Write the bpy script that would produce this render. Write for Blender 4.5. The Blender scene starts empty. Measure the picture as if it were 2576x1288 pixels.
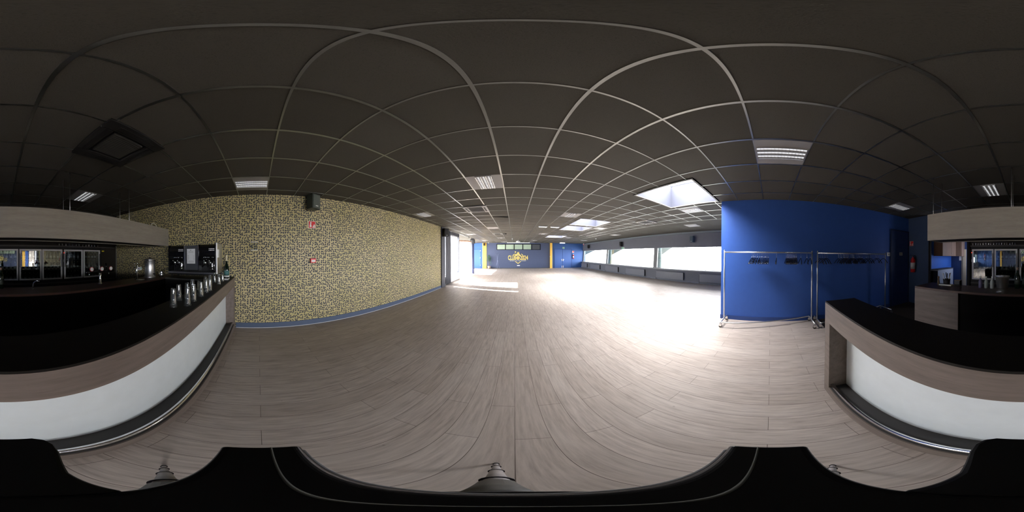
import bpy, math, random
from math import pi, sin, cos, radians as R
from mathutils import Matrix, Vector, Euler
random.seed(7)
scn = bpy.context.scene
COL = scn.collection
# ------------------------------------------------------------------ camera, world, light, exposure
HC, CEIL = 1.64, 3.03
cd = bpy.data.cameras.new('camera')
cam = bpy.data.objects.new('camera', cd)
COL.objects.link(cam)
cd.type = 'PANO'
cd.panorama_type = 'EQUIRECTANGULAR'
try:
    cd.cycles.panorama_type = 'EQUIRECTANGULAR'
except Exception:
    pass
cd.clip_start, cd.clip_end = 0.01, 300
cam.matrix_world = Matrix.Translation((0, 0, HC)) @ Matrix.Rotation(R(.915), 4, 'Z') @ Matrix.Rotation(R(-.5), 4, 'X') @ Matrix.Rotation(R(.066), 4, 'Y') @ Matrix.Rotation(pi/2, 4, 'X')
scn.camera = cam
W = bpy.data.worlds.new('sky')
scn.world = W
W.use_nodes = True
SKY = 22.0
bgn = W.node_tree.nodes['Background']
bgn.inputs[0].default_value = (.95, .97, 1, 1)
bgn.inputs[1].default_value = SKY
scn.view_settings.view_transform = 'Standard'
scn.view_settings.look = 'None'
scn.view_settings.gamma = 1
scn.view_settings.use_curve_mapping = False
scn.view_settings.exposure = 0.36
scn.cycles.use_denoising = True
scn.cycles.max_bounces = 10
scn.cycles.diffuse_bounces = 2
scn.cycles.caustics_reflective = False
scn.cycles.caustics_refractive = False
scn.cycles.sample_clamp_indirect = 12
scn.cycles.sample_clamp_direct = 0


def portal(loc, rot, sx, sy):
    l = bpy.data.lights.new('daylight_portal', 'AREA')
    l.shape = 'RECTANGLE'
    l.size, l.size_y = sx, sy
    l.cycles.is_portal = True
    o = bpy.data.objects.new('daylight_portal', l)
    COL.objects.link(o)
    o.location, o.rotation_euler = loc, rot


SKYL = [(2.44, 3.79, 1.30, 2.66), (2.44, 3.79, 5.65, 7.0), (2.44, 3.79, 7.3, 8.65), (2.44, 3.79, 11.42, 12.8)]
portal((8.72, 10.2, 1.45), (0, R(90), 0), 1.4, 18)
portal((-3.86, 9.0, 1.63), (0, R(-90), 0), 2.4, 2.8)
portal((-5.72, 14.8, 1.5), (0, R(-90), 0), 2.6, 8.4)


def lamp(name, loc, rot, sx, sy, power, col=(1, 1, 1)):
    l = bpy.data.lights.new(name, 'AREA')
    l.shape = 'RECTANGLE'
    l.size, l.size_y, l.energy, l.color = sx, sy, power, col
    o = bpy.data.objects.new(name, l)
    COL.objects.link(o)
    o.location, o.rotation_euler = loc, rot
    return o


DOME = 22.5      # radiance of the sunlit opal domes over the skylight shafts
for a, b, c, d in SKYL:
    lamp('skylight_dome_light', ((a+b)/2, (c+d)/2, 3.68), (0, 0, 0), b-a, d-c, DOME*pi*(b-a)*(d-c), (1, .985, .97)).data.spread = R(138)
sl = bpy.data.lights.new('sun', 'SUN')
sl.energy, sl.angle, sl.color = 50, R(1.2), (1, .95, .88)
so = bpy.data.objects.new('sun', sl)
COL.objects.link(so)
so.rotation_euler = Vector((1, -.2, -.70)).to_track_quat('-Z', 'Y').to_euler()
# unseen fill light, added to brighten the blue wall of the passage
lamp('passage_fill_light', (1.66, -5.45, 1.75), (0, R(-90), 0), 0.9, .6, 7, (.75, .8, 1))

# ------------------------------------------------------------------ materials
MATS = {}


def mat(name, col, rough=.6, metal=0, spec=.5, coat=0, emit=None, trans=0, ior=1.45, alpha=1):
    if name in MATS:
        return MATS[name]
    m = bpy.data.materials.new(name)
    m.use_nodes = True
    p = m.node_tree.nodes['Principled BSDF']
    p.inputs['Base Color'].default_value = (*col, 1)
    p.inputs['Roughness'].default_value = rough
    p.inputs['Metallic'].default_value = metal
    p.inputs['Specular IOR Level'].default_value = spec
    p.inputs['Coat Weight'].default_value = coat
    p.inputs['Transmission Weight'].default_value = trans
    p.inputs['IOR'].default_value = ior
    if emit:
        p.inputs['Emission Color'].default_value = (*emit[0], 1)
        p.inputs['Emission Strength'].default_value = emit[1]
    # a faint procedural variation so that no surface is perfectly flat
    nt = m.node_tree
    if trans == 0 and not emit:
        tc = nt.nodes.new('ShaderNodeTexCoord')
        n = nt.nodes.new('ShaderNodeTexNoise')
        n.inputs['Scale'].default_value = 9
        n.inputs['Detail'].default_value = 4
        mp = nt.nodes.new('ShaderNodeMapRange')
        mp.inputs[3].default_value = .95
        mp.inputs[4].default_value = 1.05
        mx = nt.nodes.new('ShaderNodeVectorMath')
        mx.operation = 'MULTIPLY'
        mx.inputs[0].default_value = col
        nt.links.new(tc.outputs['Object'], n.inputs['Vector'])
        nt.links.new(n.outputs[0], mp.inputs[0])
        nt.links.new(mp.outputs[0], mx.inputs[1])
        nt.links.new(mx.outputs[0], p.inputs['Base Color'])
    MATS[name] = m
    return m


class NT:
    """small helper to wire shader nodes"""

    def __init__(s, name, rough=.5, spec=.5):
        s.m = bpy.data.materials.new(name)
        MATS[name] = s.m
        s.m.use_nodes = True
        s.nt = s.m.node_tree
        s.p = s.nt.nodes['Principled BSDF']
        s.p.inputs['Roughness'].default_value = rough
        s.p.inputs['Specular IOR Level'].default_value = spec

    def n(s, t, **kw):
        nd = s.nt.nodes.new('ShaderNode'+t)
        for k, v in kw.items():
            setattr(nd, k, v)
        return nd

    def l(s, a, b):
        s.nt.links.new(a, b)

    def math(s, op, a, b=None, c=None):
        nd = s.n('Math', operation=op)
        for i, v in enumerate((a, b, c)):
            if v is None:
                continue
            if isinstance(v, (int, float)):
                nd.inputs[i].default_value = v
            else:
                s.l(v, nd.inputs[i])
        return nd.outputs[0]

    def obj(s, order='xyz', scale=(1, 1, 1)):
        tc = s.n('TexCoord')
        sp = s.n('SeparateXYZ')
        s.l(tc.outputs['Object'], sp.inputs[0])
        cb = s.n('CombineXYZ')
        for i, ch in enumerate(order):
            if ch in 'xyz':
                s.l(s.math('MULTIPLY', sp.outputs['xyz'.index(ch)], scale[i]), cb.inputs[i])
        return cb.outputs[0]

    def mix(s, f, a, b, blend='MIX'):
        nd = s.n('Mix', data_type='RGBA', blend_type=blend)
        for i, v in ((0, f), (6, a), (7, b)):
            if isinstance(v, (int, float)):
                nd.inputs[i].default_value = v
            elif isinstance(v, tuple):
                nd.inputs[i].default_value = (*v, 1)
            else:
                s.l(v, nd.inputs[i])
        return nd.outputs[2]

    def noise(s, vec, scale, detail=4, rough=.5):
        nd = s.n('TexNoise')
        nd.inputs['Scale'].default_value = scale
        nd.inputs['Detail'].default_value = detail
        nd.inputs['Roughness'].default_value = rough
        s.l(vec, nd.inputs['Vector'])
        return nd.outputs[0]

    def ramp(s, v, a, b, c=0., d=1.):
        nd = s.n('MapRange')
        for i, x in enumerate((a, b, c, d)):
            nd.inputs[i+1].default_value = x
        s.l(v, nd.inputs[0])
        return nd.outputs[0]


def make_floor():
    s = NT("plank_floor", .5, .2)
    v = s.obj('yx0')
    b = s.n('TexBrick', offset=.37, offset_frequency=2)
    for k, x in dict(Scale=1, **{'Mortar Size': .0016, 'Mortar Smooth': .1, 'Bias': 0, 'Brick Width': 1.22, 'Row Height': .18}).items():
        b.inputs[k].default_value = x
    b.inputs['Color1'].default_value = (0, 0, 0, 1)
    b.inputs['Color2'].default_value = (1, 1, 1, 1)
    b.inputs['Mortar'].default_value = (.5, .5, .5, 1)
    s.l(v, b.inputs['Vector'])
    grain = s.noise(s.obj('xyz', (26, 2.2, 1)), 1.6, 6, .62)
    broad = s.noise(s.obj('xyz', (5, .9, 1)), 1, 3)
    c = s.mix(b.outputs['Color'], (.52, .445, .395), (.62, .54, .488))
    c = s.mix(s.ramp(grain, .35, .75), c, (.34, .285, .252))
    c = s.mix(s.ramp(broad, .45, .8, 0, .5), c, (.60, .54, .495))
    c = s.mix(b.outputs['Fac'], c, (.14, .11, .095))
    knots = s.noise(s.obj('xyz', (7, 4, 1)), 2.3, 2)
    c = s.mix(s.ramp(knots, .74, .82, 0, .6), c, (.17, .14, .12))
    s.l(c, s.p.inputs['Base Color'])
    s.l(s.ramp(grain, .3, .8, .46, .6), s.p.inputs['Roughness'])
    bm = s.n('Bump')
    bm.inputs['Strength'].default_value = .08
    bm.inputs['Distance'].default_value = .004
    s.l(grain, bm.inputs['Height'])
    s.l(bm.outputs[0], s.p.inputs['Normal'])
    return s.m


def make_wallpaper():
    s = NT('dash_wallpaper', .5, .35)
    tc = s.n('TexCoord')
    sp = s.n('SeparateXYZ')
    s.l(tc.outputs['Object'], sp.inputs[0])
    Y, Z = sp.outputs[1], sp.outputs[2]

    def layer(cell, off, hl, hw, seedcol):
        cb = s.n('CombineXYZ')
        s.l(s.math('MULTIPLY_ADD', Y, 1/cell, off), cb.inputs[0])
        s.l(s.math('MULTIPLY_ADD', Z, 1/cell, off*1.7), cb.inputs[1])
        vo = s.n('TexVoronoi', voronoi_dimensions='2D')
        vo.inputs['Scale'].default_value = 1
        vo.inputs['Randomness'].default_value = .6
        s.l(cb.outputs[0], vo.inputs['Vector'])
        d = s.n('VectorMath', operation='SUBTRACT')
        s.l(cb.outputs[0], d.inputs[0])
        s.l(vo.outputs['Position'], d.inputs[1])
        sc = s.n('SeparateColor')
        s.l(vo.outputs['Color'], sc.inputs[0])
        ro = s.n('VectorRotate', rotation_type='Z_AXIS')
        s.l(d.outputs[0], ro.inputs['Vector'])
        s.l(s.math('MULTIPLY', sc.outputs[0], 6.283), ro.inputs['Angle'])
        q = s.n('SeparateXYZ')
        s.l(ro.outputs[0], q.inputs[0])
        x = s.math('ABSOLUTE', q.outputs[0])
        y = s.math('ABSOLUTE', q.outputs[1])
        a = s.math('MULTIPLY', s.math('LESS_THAN', x, hl), s.math('LESS_THAN', y, hw))
        # half of the cells carry a branch, so that the marks read as small boomerangs
        b1 = s.math('MULTIPLY', s.math('LESS_THAN', x, hw), s.math('MULTIPLY', s.math('GREATER_THAN', q.outputs[1], 0), s.math('LESS_THAN', q.outputs[1], hl)))
        b = s.math('MULTIPLY', b1, s.math('GREATER_THAN', sc.outputs[1], .45))
        return s.math('MAXIMUM', a, b)
    m1 = layer(.052, .0, .45, .19, 0)

    def arcs(ou, ov):
        u = s.math('SUBTRACT', s.math('FRACT', s.math('MULTIPLY_ADD', Y, 1/.35, ou)), .5)
        v = s.math('SUBTRACT', s.math('FRACT', s.math('MULTIPLY_ADD', Z, 1/.31, ov)), .5)
        u = s.math('MULTIPLY', u, .35)
        v = s.math('MULTIPLY', v, .31)
        r = s.math('SQRT', s.math('ADD', s.math('MULTIPLY', u, u), s.math('MULTIPLY', v, v)))
        ring = s.math('MULTIPLY', s.math('LESS_THAN', s.math('ABSOLUTE', s.math('SUBTRACT', r, .046)), .008),
                      s.math('GREATER_THAN', s.math('ADD', v, s.math('MULTIPLY', u, -.5)), -.006))
        halo = s.math('LESS_THAN', r, .062)
        halo = s.math('MULTIPLY', halo, s.math('GREATER_THAN', v, -.015))
        return ring, halo
    r1, h1 = arcs(0, 0)
    r2, h2 = arcs(.5, .5)
    m = s.math('MULTIPLY', m1, s.math('SUBTRACT', 1, s.math('MAXIMUM', h1, h2)))
    m = s.math('MAXIMUM', m, s.math('MAXIMUM', r1, r2))
    base = s.mix(s.ramp(s.noise(tc.outputs['Object'], 1.7), .35, .65), (.50, .425, .195), (.55, .46, .25))
    s.l(s.mix(m, base, (.045, .048, .066)), s.p.inputs['Base Color'])
    s.l(s.ramp(m, 0, 1, .45, .6), s.p.inputs['Roughness'])
    return s.m


def make_wood(name, c1, c2, axis='x', rough=.5, spec=.35):
    s = NT(name, rough, spec)
    sc = [14, 14, 14]
    sc['xyz'.index(axis)] = 1.3
    v = s.obj('xyz', tuple(sc))
    g = s.noise(v, 1.3, 6, .6)
    f = s.noise(v, 7, 3, .5)
    c = s.mix(s.ramp(g, .3, .7), c1, c2)
    c = s.mix(s.ramp(f, .5, .8, 0, .35), c, tuple(x*.55 for x in c1))
    s.l(c, s.p.inputs['Base Color'])
    return s.m


def make_ceiling():
    s = NT('ceiling_tile', .85, .2)
    v = s.obj('xyz')
    b = s.n('TexBrick', offset=0, squash=1)
    for k, x in dict(Scale=1, **{'Mortar Size': 0, 'Bias': 0, 'Brick Width': .6, 'Row Height': .6}).items():
        b.inputs[k].default_value = x
    b.inputs['Color1'].default_value = (0, 0, 0, 1)
    b.inputs['Color2'].default_value = (1, 1, 1, 1)
    mp = s.n('Mapping')
    mp.inputs['Location'].default_value = (.21, -.185, 0)
    s.l(v, mp.inputs[0])
    s.l(mp.outputs[0], b.inputs['Vector'])
    c = s.mix(b.outputs['Color'], (.09, .085, .071), (.112, .106, .092))
    sp = s.noise(v, 190, 2, .7)
    c = s.mix(s.ramp(sp, .55, .8, 0, .7), c, (.03, .028, .026))
    s.l(c, s.p.inputs['Base Color'])
    bp = s.n('Bump')
    bp.inputs['Strength'].default_value = .25
    bp.inputs['Distance'].default_value = .003
    s.l(sp, bp.inputs['Height'])
    s.l(bp.outputs[0], s.p.inputs['Normal'])
    return s.m


def make_glass(name, tint=(1, 1, 1), refl=.7, base=.04, rough=0.0, milk=0.0):
    """pane: lets light straight through, mirrors more at grazing angles"""
    s = NT(name)
    nt = s.nt
    nt.nodes.remove(s.p)
    out = nt.nodes['Material Output']
    tr = s.n('BsdfTransparent')
    tr.inputs[0].default_value = (*tint, 1)
    gl = s.n('BsdfGlossy')
    gl.inputs['Roughness'].default_value = rough
    gl.inputs['Color'].default_value = (1, 1, 1, 1)
    fr = s.n('Fresnel')
    fr.inputs[0].default_value = 1.5
    f = s.math('MULTIPLY_ADD', fr.outputs[0], refl, base)
    mx = s.n('MixShader')
    s.l(f, mx.inputs[0])
    s.l(tr.outputs[0], mx.inputs[1])
    s.l(gl.outputs[0], mx.inputs[2])
    o = mx.outputs[0]
    if milk:
        df = s.n('BsdfDiffuse')
        df.inputs[0].default_value = (.8, .85, .85, 1)
        m2 = s.n('MixShader')
        m2.inputs[0].default_value = milk
        s.l(o, m2.inputs[1])
        s.l(df.outputs[0], m2.inputs[2])
        o = m2.outputs[0]
    s.l(o, out.inputs[0])
    return s.m


def make_sheer(name, col, through):
    s = NT(name)
    s.nt.nodes.remove(s.p)
    d = s.n('BsdfDiffuse')
    d.inputs[0].default_value = (*col, 1)
    t = s.n('BsdfTranslucent')
    t.inputs[0].default_value = (*col, 1)
    mx = s.n('MixShader')
    mx.inputs[0].default_value = through
    s.l(d.outputs[0], mx.inputs[1])
    s.l(t.outputs[0], mx.inputs[2])
    s.l(mx.outputs[0], s.nt.nodes['Material Output'].inputs[0])
    return s.m


M_FLOOR = make_floor()
M_PAPER = make_wallpaper()
M_CEIL = make_ceiling()
M_TBAR = mat('grid_bar_metal', (.36, .37, .35), .31, .95)
M_BARW = make_wood('grey_brown_wood', (.155, .122, .105), (.235, .19, .165), 'x')
M_BARD = make_wood('dark_wood', (.035, .026, .022), (.055, .042, .035), 'x', .6, .2)
M_RED = make_wood('red_brown_top', (.06, .028, .022), (.09, .042, .032), 'x', .4, .4)
M_CAN = make_wood('canopy_wood', (.33, .295, .25), (.41, .375, .32), 'x', .6)
M_WHITE = mat('white_panel', (.86, .92, .95), .28)
M_PAINT = mat('white_paint', (.86, .87, .9), .7)
M_SHAFT = mat("skylight_shaft_darkened", (.075, .08, .112), .8)  # white shaft, darkened in its colour to offset the strong dome light
M_CHROME = mat('chrome', (.85, .85, .86), .12, 1)
M_STEEL = mat('brushed_steel', (.78, .78, .79), .34, 1)
M_BLACK = mat('black_gloss', (.008, .008, .009), .15)
M_BLACKM = mat('black_matte', (.012, .012, .013), .6)
M_DARK = mat('dark_recess', (.02, .018, .017), .8)
M_BLUE = mat('blue_wall_paint', (.045, .135, .52), .55)
M_NAVY = mat('navy_wall_paint', (.062, .082, .155), .6)
M_YELL = mat('yellow_wall_paint', (.85, .52, .1), .55)
M_GREY = mat('grey_wall_paint', (.135, .145, .175), .65)
M_GREYD = mat('dark_grey_paint', (.06, .063, .075), .6)
M_RAD = mat('radiator_enamel', (.17, .18, .215), .45)
M_BASEB = mat('baseboard_blue_grey', (.10, .13, .20), .35)
M_GLASS = make_glass('window_glass', refl=.22, base=.02)

M_CGLASS = make_glass('cooler_glass', (.6, .66, .66), .9, .12)
M_TUMB = make_glass('drinking_glass', (.96, .98, .98), .8, .025, .03, .02)
M_RED1 = mat('signal_red', (.7, .02, .025), .35)
M_SIGNW = mat('sign_white', (.85, .85, .83), .5)
M_GREEN = mat('sign_green', (.02, .35, .18), .5)
M_GOLD = mat('gold_letters', (.86, .68, .22), .35, .35)
M_GOLDD = mat('gold_shadow', (.25, .19, .08), .5)
M_GREENB = mat('bottle_green', (.004, .012, .006), .1)
M_BROWNB = mat('bottle_brown', (.06, .03, .012), .08)
M_CLEARB = mat('bottle_clear', (.30, .34, .32), .08)
M_FOIL = mat('gold_foil', (.8, .72, .45), .3, .8)
M_LOUV = mat('louvre_metal', (.88, .88, .89), .25, .55)
M_TUBE = mat('tube_added_glow', (1, 1, 1), .4, emit=((.95, .97, 1), .6))  # unlit tubes; faint glow added for window light mirrored in the louvres
M_PLATE = mat('lamp_plate', (.36, .355, .35), .5)
M_LAMP = mat('lit_diffuser', (1, 1, 1), .4, emit=((1, 1, 1), 1.4))
M_PAPERW = mat('paper', (.8, .82, .85), .6)
M_INK = mat('ink', (.04, .04, .05), .6)
M_LEAF = mat('leaf_green', (.05, .14, .045), .4)
M_BARK = mat('bark', (.12, .08, .05), .8)
M_POT = mat('pot_pale', (.45, .34, .26), .6)
M_CURT = mat('grey_curtain', (.16, .165, .185), .85)
M_SHEER = make_sheer('sheer_curtain', (.95, .92, .89), .6)
M_DOME = make_sheer('opal_dome', (.8, .8, .8), .4)
M_ORANGE = make_sheer('orange_hem', (.75, .38, .2), .4)
M_RUBBER = mat('rubber', (.09, .09, .09), .6)
M_CONC = mat('concrete', (.45, .45, .43), .8)
M_STEELG = mat('green_steel_darkened', (.085, .12, .115), .6, 0, .2)  # pale steel, darkened in its colour for roof shade and sky glare
M_CAB = make_wood('cabinet_wood', (.22, .15, .115), (.31, .22, .17), 'z')
M_APP = mat('pale_blue_enamel', (.4, .46, .58), .4)
M_BEIGE = mat('beige_frame', (.5, .44, .33), .6)
M_PANEREFL = mat('green_pane_reflection', (.36, .47, .37), .6)


# ------------------------------------------------------------------ mesh helpers
class MB:
    def __init__(s):
        s.v, s.f, s.sm = [], [], []

    def add(s, vs, fs, smooth=False):
        k = len(s.v)
        s.v += [tuple(v) for v in vs]
        s.f += [tuple(i+k for i in f) for f in fs]
        s.sm += [smooth]*len(fs)
        return s

    def box(s, x0, x1, y0, y1, z0, z1, M=None):
        if x0 > x1: x0, x1 = x1, x0
        if y0 > y1: y0, y1 = y1, y0
        if z0 > z1: z0, z1 = z1, z0
        vs = [Vector((x, y, z)) for z in (z0, z1) for y in (y0, y1) for x in (x0, x1)]
        if M:
            vs = [M @ v for v in vs]
        return s.add(vs, [(0, 2, 3, 1), (4, 5, 7, 6), (0, 1, 5, 4), (2, 6, 7, 3), (0, 4, 6, 2), (1, 3, 7, 5)])

    def lathe(s, prof, c=(0, 0, 0), n=20, axis='z', smooth=True):
        """prof: (radius, height) pairs; closes at both ends"""
        c = Vector(c)

        def P(r, h, a):
            u, w = r*cos(a), r*sin(a)
            return c + Vector({'z': (u, w, h), 'x': (h, u, w), 'y': (w, h, u)}[axis])
        vs = [P(r, h, 2*pi*i/n) for r, h in prof for i in range(n)]
        fs = []
        for j in range(len(prof)-1):
            for i in range(n):
                a, b = j*n+i, j*n+(i+1) % n
                fs.append((a, b, b+n, a+n))
        s.add(vs, fs, smooth)
        k = len(s.v)-len(vs)
        s.f.append(tuple(k+i for i in reversed(range(n))))
        s.f.append(tuple(k+(len(prof)-1)*n+i for i in range(n)))
        s.sm += [False, False]
        return s

    def tube(s, pts, r, n=10, closed=False, caps=True):
        pts = [Vector(p) for p in pts]
        rs = r if isinstance(r, (list, tuple)) else [r]*len(pts)
        N = len(pts)
        T = []
        for i in range(N):
            a = pts[(i-1) % N] if (closed or i > 0) else pts[i]
            b = pts[(i+1) % N] if (closed or i < N-1) else pts[i]
            T.append((b-a).normalized())
        ref = Vector((0, 0, 1)) if abs(T[0].z) < .9 else Vector((1, 0, 0))
        u = (ref-T[0]*ref.dot(T[0])).normalized()
        vs = []
        for i in range(N):
            u = (u-T[i]*u.dot(T[i])).normalized()
            w = T[i].cross(u)
            for k in range(n):
                a = 2*pi*k/n
                vs.append(pts[i]+(u*cos(a)+w*sin(a))*rs[i])
        fs = []
        for j in range(N if closed else N-1):
            for i in range(n):
                a, b = j*n+i, j*n+(i+1) % n
                c, d = ((j+1) % N)*n+(i+1) % n, ((j+1) % N)*n+i
                fs.append((a, b, c, d))
        k = len(s.v)
        s.add(vs, fs, True)
        if caps and not closed:
            s.f.append(tuple(k+i for i in reversed(range(n))))
            s.f.append(tuple(k+(N-1)*n+i for i in range(n)))
            s.sm += [False, False]
        return s

    def cyl(s, a, b, r, n=16, r2=None):
        return s.tube([a, b], [r, r if r2 is None else r2], n)

    def prism(s, poly, h0, h1, plane='xz', M=None):
        """poly outline in a plane, extruded along the third axis from h0 to h1"""
        def P(p, h):
            v = Vector({'xz': (p[0], h, p[1]), 'xy': (p[0], p[1], h), 'yz': (h, p[0], p[1])}[plane])
            return M @ v if M else v
        n = len(poly)
        vs = [P(p, h0) for p in poly]+[P(p, h1) for p in poly]
        fs = [tuple(range(n)), tuple(reversed(range(n, 2*n)))]+[(i, i+n, (i+1) % n+n, (i+1) % n) for i in range(n)]
        return s.add(vs, fs)

    def ball(s, c, r, n=14, sc=(1, 1, 1)):
        m = max(4, n//2)
        c = Vector(c)
        vs = [c+Vector((0, 0, r*sc[2]))]
        for j in range(1, m):
            t = pi*j/m
            for i in range(n):
                a = 2*pi*i/n
                vs.append(c+Vector((r*sc[0]*sin(t)*cos(a), r*sc[1]*sin(t)*sin(a), r*sc[2]*cos(t))))
        vs.append(c-Vector((0, 0, r*sc[2])))
        fs = [(0, 1+i, 1+(i+1) % n) for i in range(n)]
        for j in range(m-2):
            for i in range(n):
                a, b = 1+j*n+i, 1+j*n+(i+1) % n
                fs.append((a, a+n, b+n, b))
        e = len(vs)-1
        k = 1+(m-2)*n
        fs += [(k+i, e, k+(i+1) % n) for i in range(n)]
        return s.add(vs, fs, True)

    def rbox(s, x0, x1, y0, y1, z0, z1, r, n=4, axis='x'):
        """box with its four edges along one axis rounded"""
        lim = {'x': (y0, y1, z0, z1, x0, x1), 'y': (x0, x1, z0, z1, y0, y1), 'z': (x0, x1, y0, y1, z0, z1)}[axis]
        a0, a1, b0, b1, h0, h1 = lim
        poly = []
        for cx, cy, st in ((a1-r, b1-r, 0), (a0+r, b1-r, 1), (a0+r, b0+r, 2), (a1-r, b0+r, 3)):
            for i in range(n+1):
                t = (st+i/n)*pi/2
                poly.append((cx+r*cos(t), cy+r*sin(t)))
        return s.prism(poly, h0, h1, {'x': 'yz', 'y': 'xz', 'z': 'xy'}[axis])

    def build(s, name, m, parent=None, bevel=0, loc=None, label=None, kind=None, solid=0):
        me = bpy.data.meshes.new(name)
        me.from_pydata(s.v, [], s.f)
        me.validate()
        me.polygons.foreach_set('use_smooth', s.sm if len(s.sm) == len(me.polygons) else [False]*len(me.polygons))
        me.materials.append(m)
        import bmesh
        bm = bmesh.new()
        bm.from_mesh(me)
        bmesh.ops.recalc_face_normals(bm, faces=bm.faces)
        bm.to_mesh(me)
        bm.free()
        o = bpy.data.objects.new(name, me)
        COL.objects.link(o)
        if parent is not None:
            o.parent = parent
        if loc:
            o.location = loc
        if bevel:
            b = o.modifiers.new('bevel', 'BEVEL')
            b.width, b.segments, b.limit_method = bevel, 2, 'ANGLE'
        if solid:
            b = o.modifiers.new('solid', 'SOLIDIFY')
            b.thickness = solid
        if label:
            o['label'] = label
        if kind:
            o['kind'] = kind
        return o


def thing(name, label, cat, loc=(0, 0, 0), rz=0, group=None):
    o = bpy.data.objects.new(name, None)
    o.empty_display_size = .1
    COL.objects.link(o)
    o.location, o.rotation_euler = loc, (0, 0, rz)
    return tag(o, label, cat, group)


def tag(o, label, cat, group=None):
    o['label'], o['category'] = label, cat
    if group:
        o['group'] = group
    return o


def dup(root, loc=None, rz=None, label=None, group=None):
    r = root.copy()
    COL.objects.link(r)
    if loc is not None:
        r.location = loc
    if rz is not None:
        r.rotation_euler = (0, 0, rz)
    if label:
        r['label'] = label
    if group:
        r['group'] = group
    for ch in list(root.children):
        c = ch.copy()
        COL.objects.link(c)
        c.parent = r
        for g in list(ch.children):
            d = g.copy()
            COL.objects.link(d)
            d.parent = c
    return r


def struct(name, mb, m, parent=None, **k):
    return mb.build(name, m, parent, kind=None if parent else 'structure', **k)


def text_mesh(txt, size, m, name, parent, M, depth=.004, xs=1, bold=0.0):
    cu = bpy.data.curves.new(name, 'FONT')
    cu.body, cu.size, cu.extrude, cu.offset = txt, size, depth, bold
    cu.align_x, cu.align_y = 'CENTER', 'CENTER'
    t = bpy.data.objects.new(name+'_tmp', cu)
    COL.objects.link(t)
    bpy.context.view_layer.update()
    me = bpy.data.meshes.new_from_object(t.evaluated_get(bpy.context.evaluated_depsgraph_get()))
    COL.objects.unlink(t)
    bpy.data.objects.remove(t)
    me.transform(Matrix.Diagonal((xs, 1, 1, 1)))
    me.transform(M)
    me.materials.clear()
    me.materials.append(m)
    o = bpy.data.objects.new(name, me)
    COL.objects.link(o)
    o.parent = parent
    return o


# text planes: facing -y (far wall, seen from the camera), facing +x (left wall), facing +y
FACE_NY = Matrix.Rotation(pi/2, 4, 'X')
FACE_PX = Matrix.Rotation(pi/2, 4, 'Z') @ Matrix.Rotation(pi/2, 4, 'X')

# ================================================================== THE SETTING
struct('floor', MB().box(-5.8, 8.7, -1.15, 19.4, -.12, 0), M_FLOOR)
struct('floor_bar', MB().box(-3.7, 3.95, -7.2, -1.15, -.12, 0), mat('dark_bar_floor', (.05, .04, .033), .6, 0, .3))
struct('ground', MB().box(-60, 60, -40, 80, -.6, -.5), M_CONC)

# ceiling: slabs around the four skylight openings
cb = MB()
X0, X1, Y0, Y1 = -5.8, 8.75, -7.2, 19.4
cb.box(-3.9, 2.44, Y0, Y1, CEIL, CEIL+.06)
cb.box(X0, -3.9, 10.4, Y1, CEIL, CEIL+.06)
cb.box(3.79, X1, Y0, Y1, CEIL, CEIL+.06)
ys = [Y0]+[v for q in SKYL for v in (q[2], q[3])]+[Y1]
for i in range(0, len(ys), 2):
    cb.box(2.44, 3.79, ys[i], ys[i+1], CEIL, CEIL+.06)
struct('ceiling', cb, M_CEIL)
# visible metal grid of the tile ceiling
tb = MB()
GX0, GY0, GS = -.21, .785, .6
xs_ = [GX0+GS*i for i in range(-5, 11)]
ys_ = [GY0+GS*j for j in range(-12, 31)]
gx0, gx1 = -3.21, 5.79
AC_HOLES = [(-1.41, -.81, 4.385, 4.985), (4.59, 5.19, 4.385, 4.985), (-1.44, -.78, -1.65, -.98), (-1.41, -.81, 10.385, 10.985), (4.59, 5.19, 10.385, 10.985)]
HOL = [(q[0]-.02, q[1]+.02, q[2]-.02, q[3]+.02) for q in SKYL]


def cuts(lo, hi, inside):
    seg = [(lo, hi)]
    for a, b in inside:
        seg = [t for s_ in seg for t in ((s_[0], min(s_[1], a)), (max(s_[0], b), s_[1])) if t[1]-t[0] > .02]
    return seg


for x in xs_:
    if x > gx1+.01: continue
    for a, b in cuts(-4.1, 18.8, [(q[2], q[3]) for q in HOL+[(h[0]-.0, h[1]+.0, h[2], h[3]) for h in AC_HOLES] if q[0] < x < q[1]]):
        tb.box(x-.012, x+.012, a, b, CEIL-.006, CEIL+.001)
for y in ys_:
    if y < -4.1 or y > 18.8: continue
    for a, b in cuts(gx0-.28, gx1, [(q[0], q[1]) for q in HOL+AC_HOLES if q[2] < y < q[3]]):
        tb.box(a, b, y-.008, y+.008, CEIL-.004, CEIL+.001)
struct('trim_1', tb, M_TBAR)
# one tile hanging down a little in its frame
t = thing('loose_ceiling_tile', 'dark ceiling tile hanging crooked out of its grid frame', 'ceiling tile', (-.51, 6.1, CEIL-.02))
MB().box(-.28, .28, -.28, .28, -.006, .006, Matrix.Rotation(R(4), 4, 'Y')).build('tile', M_CEIL, t)

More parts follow.
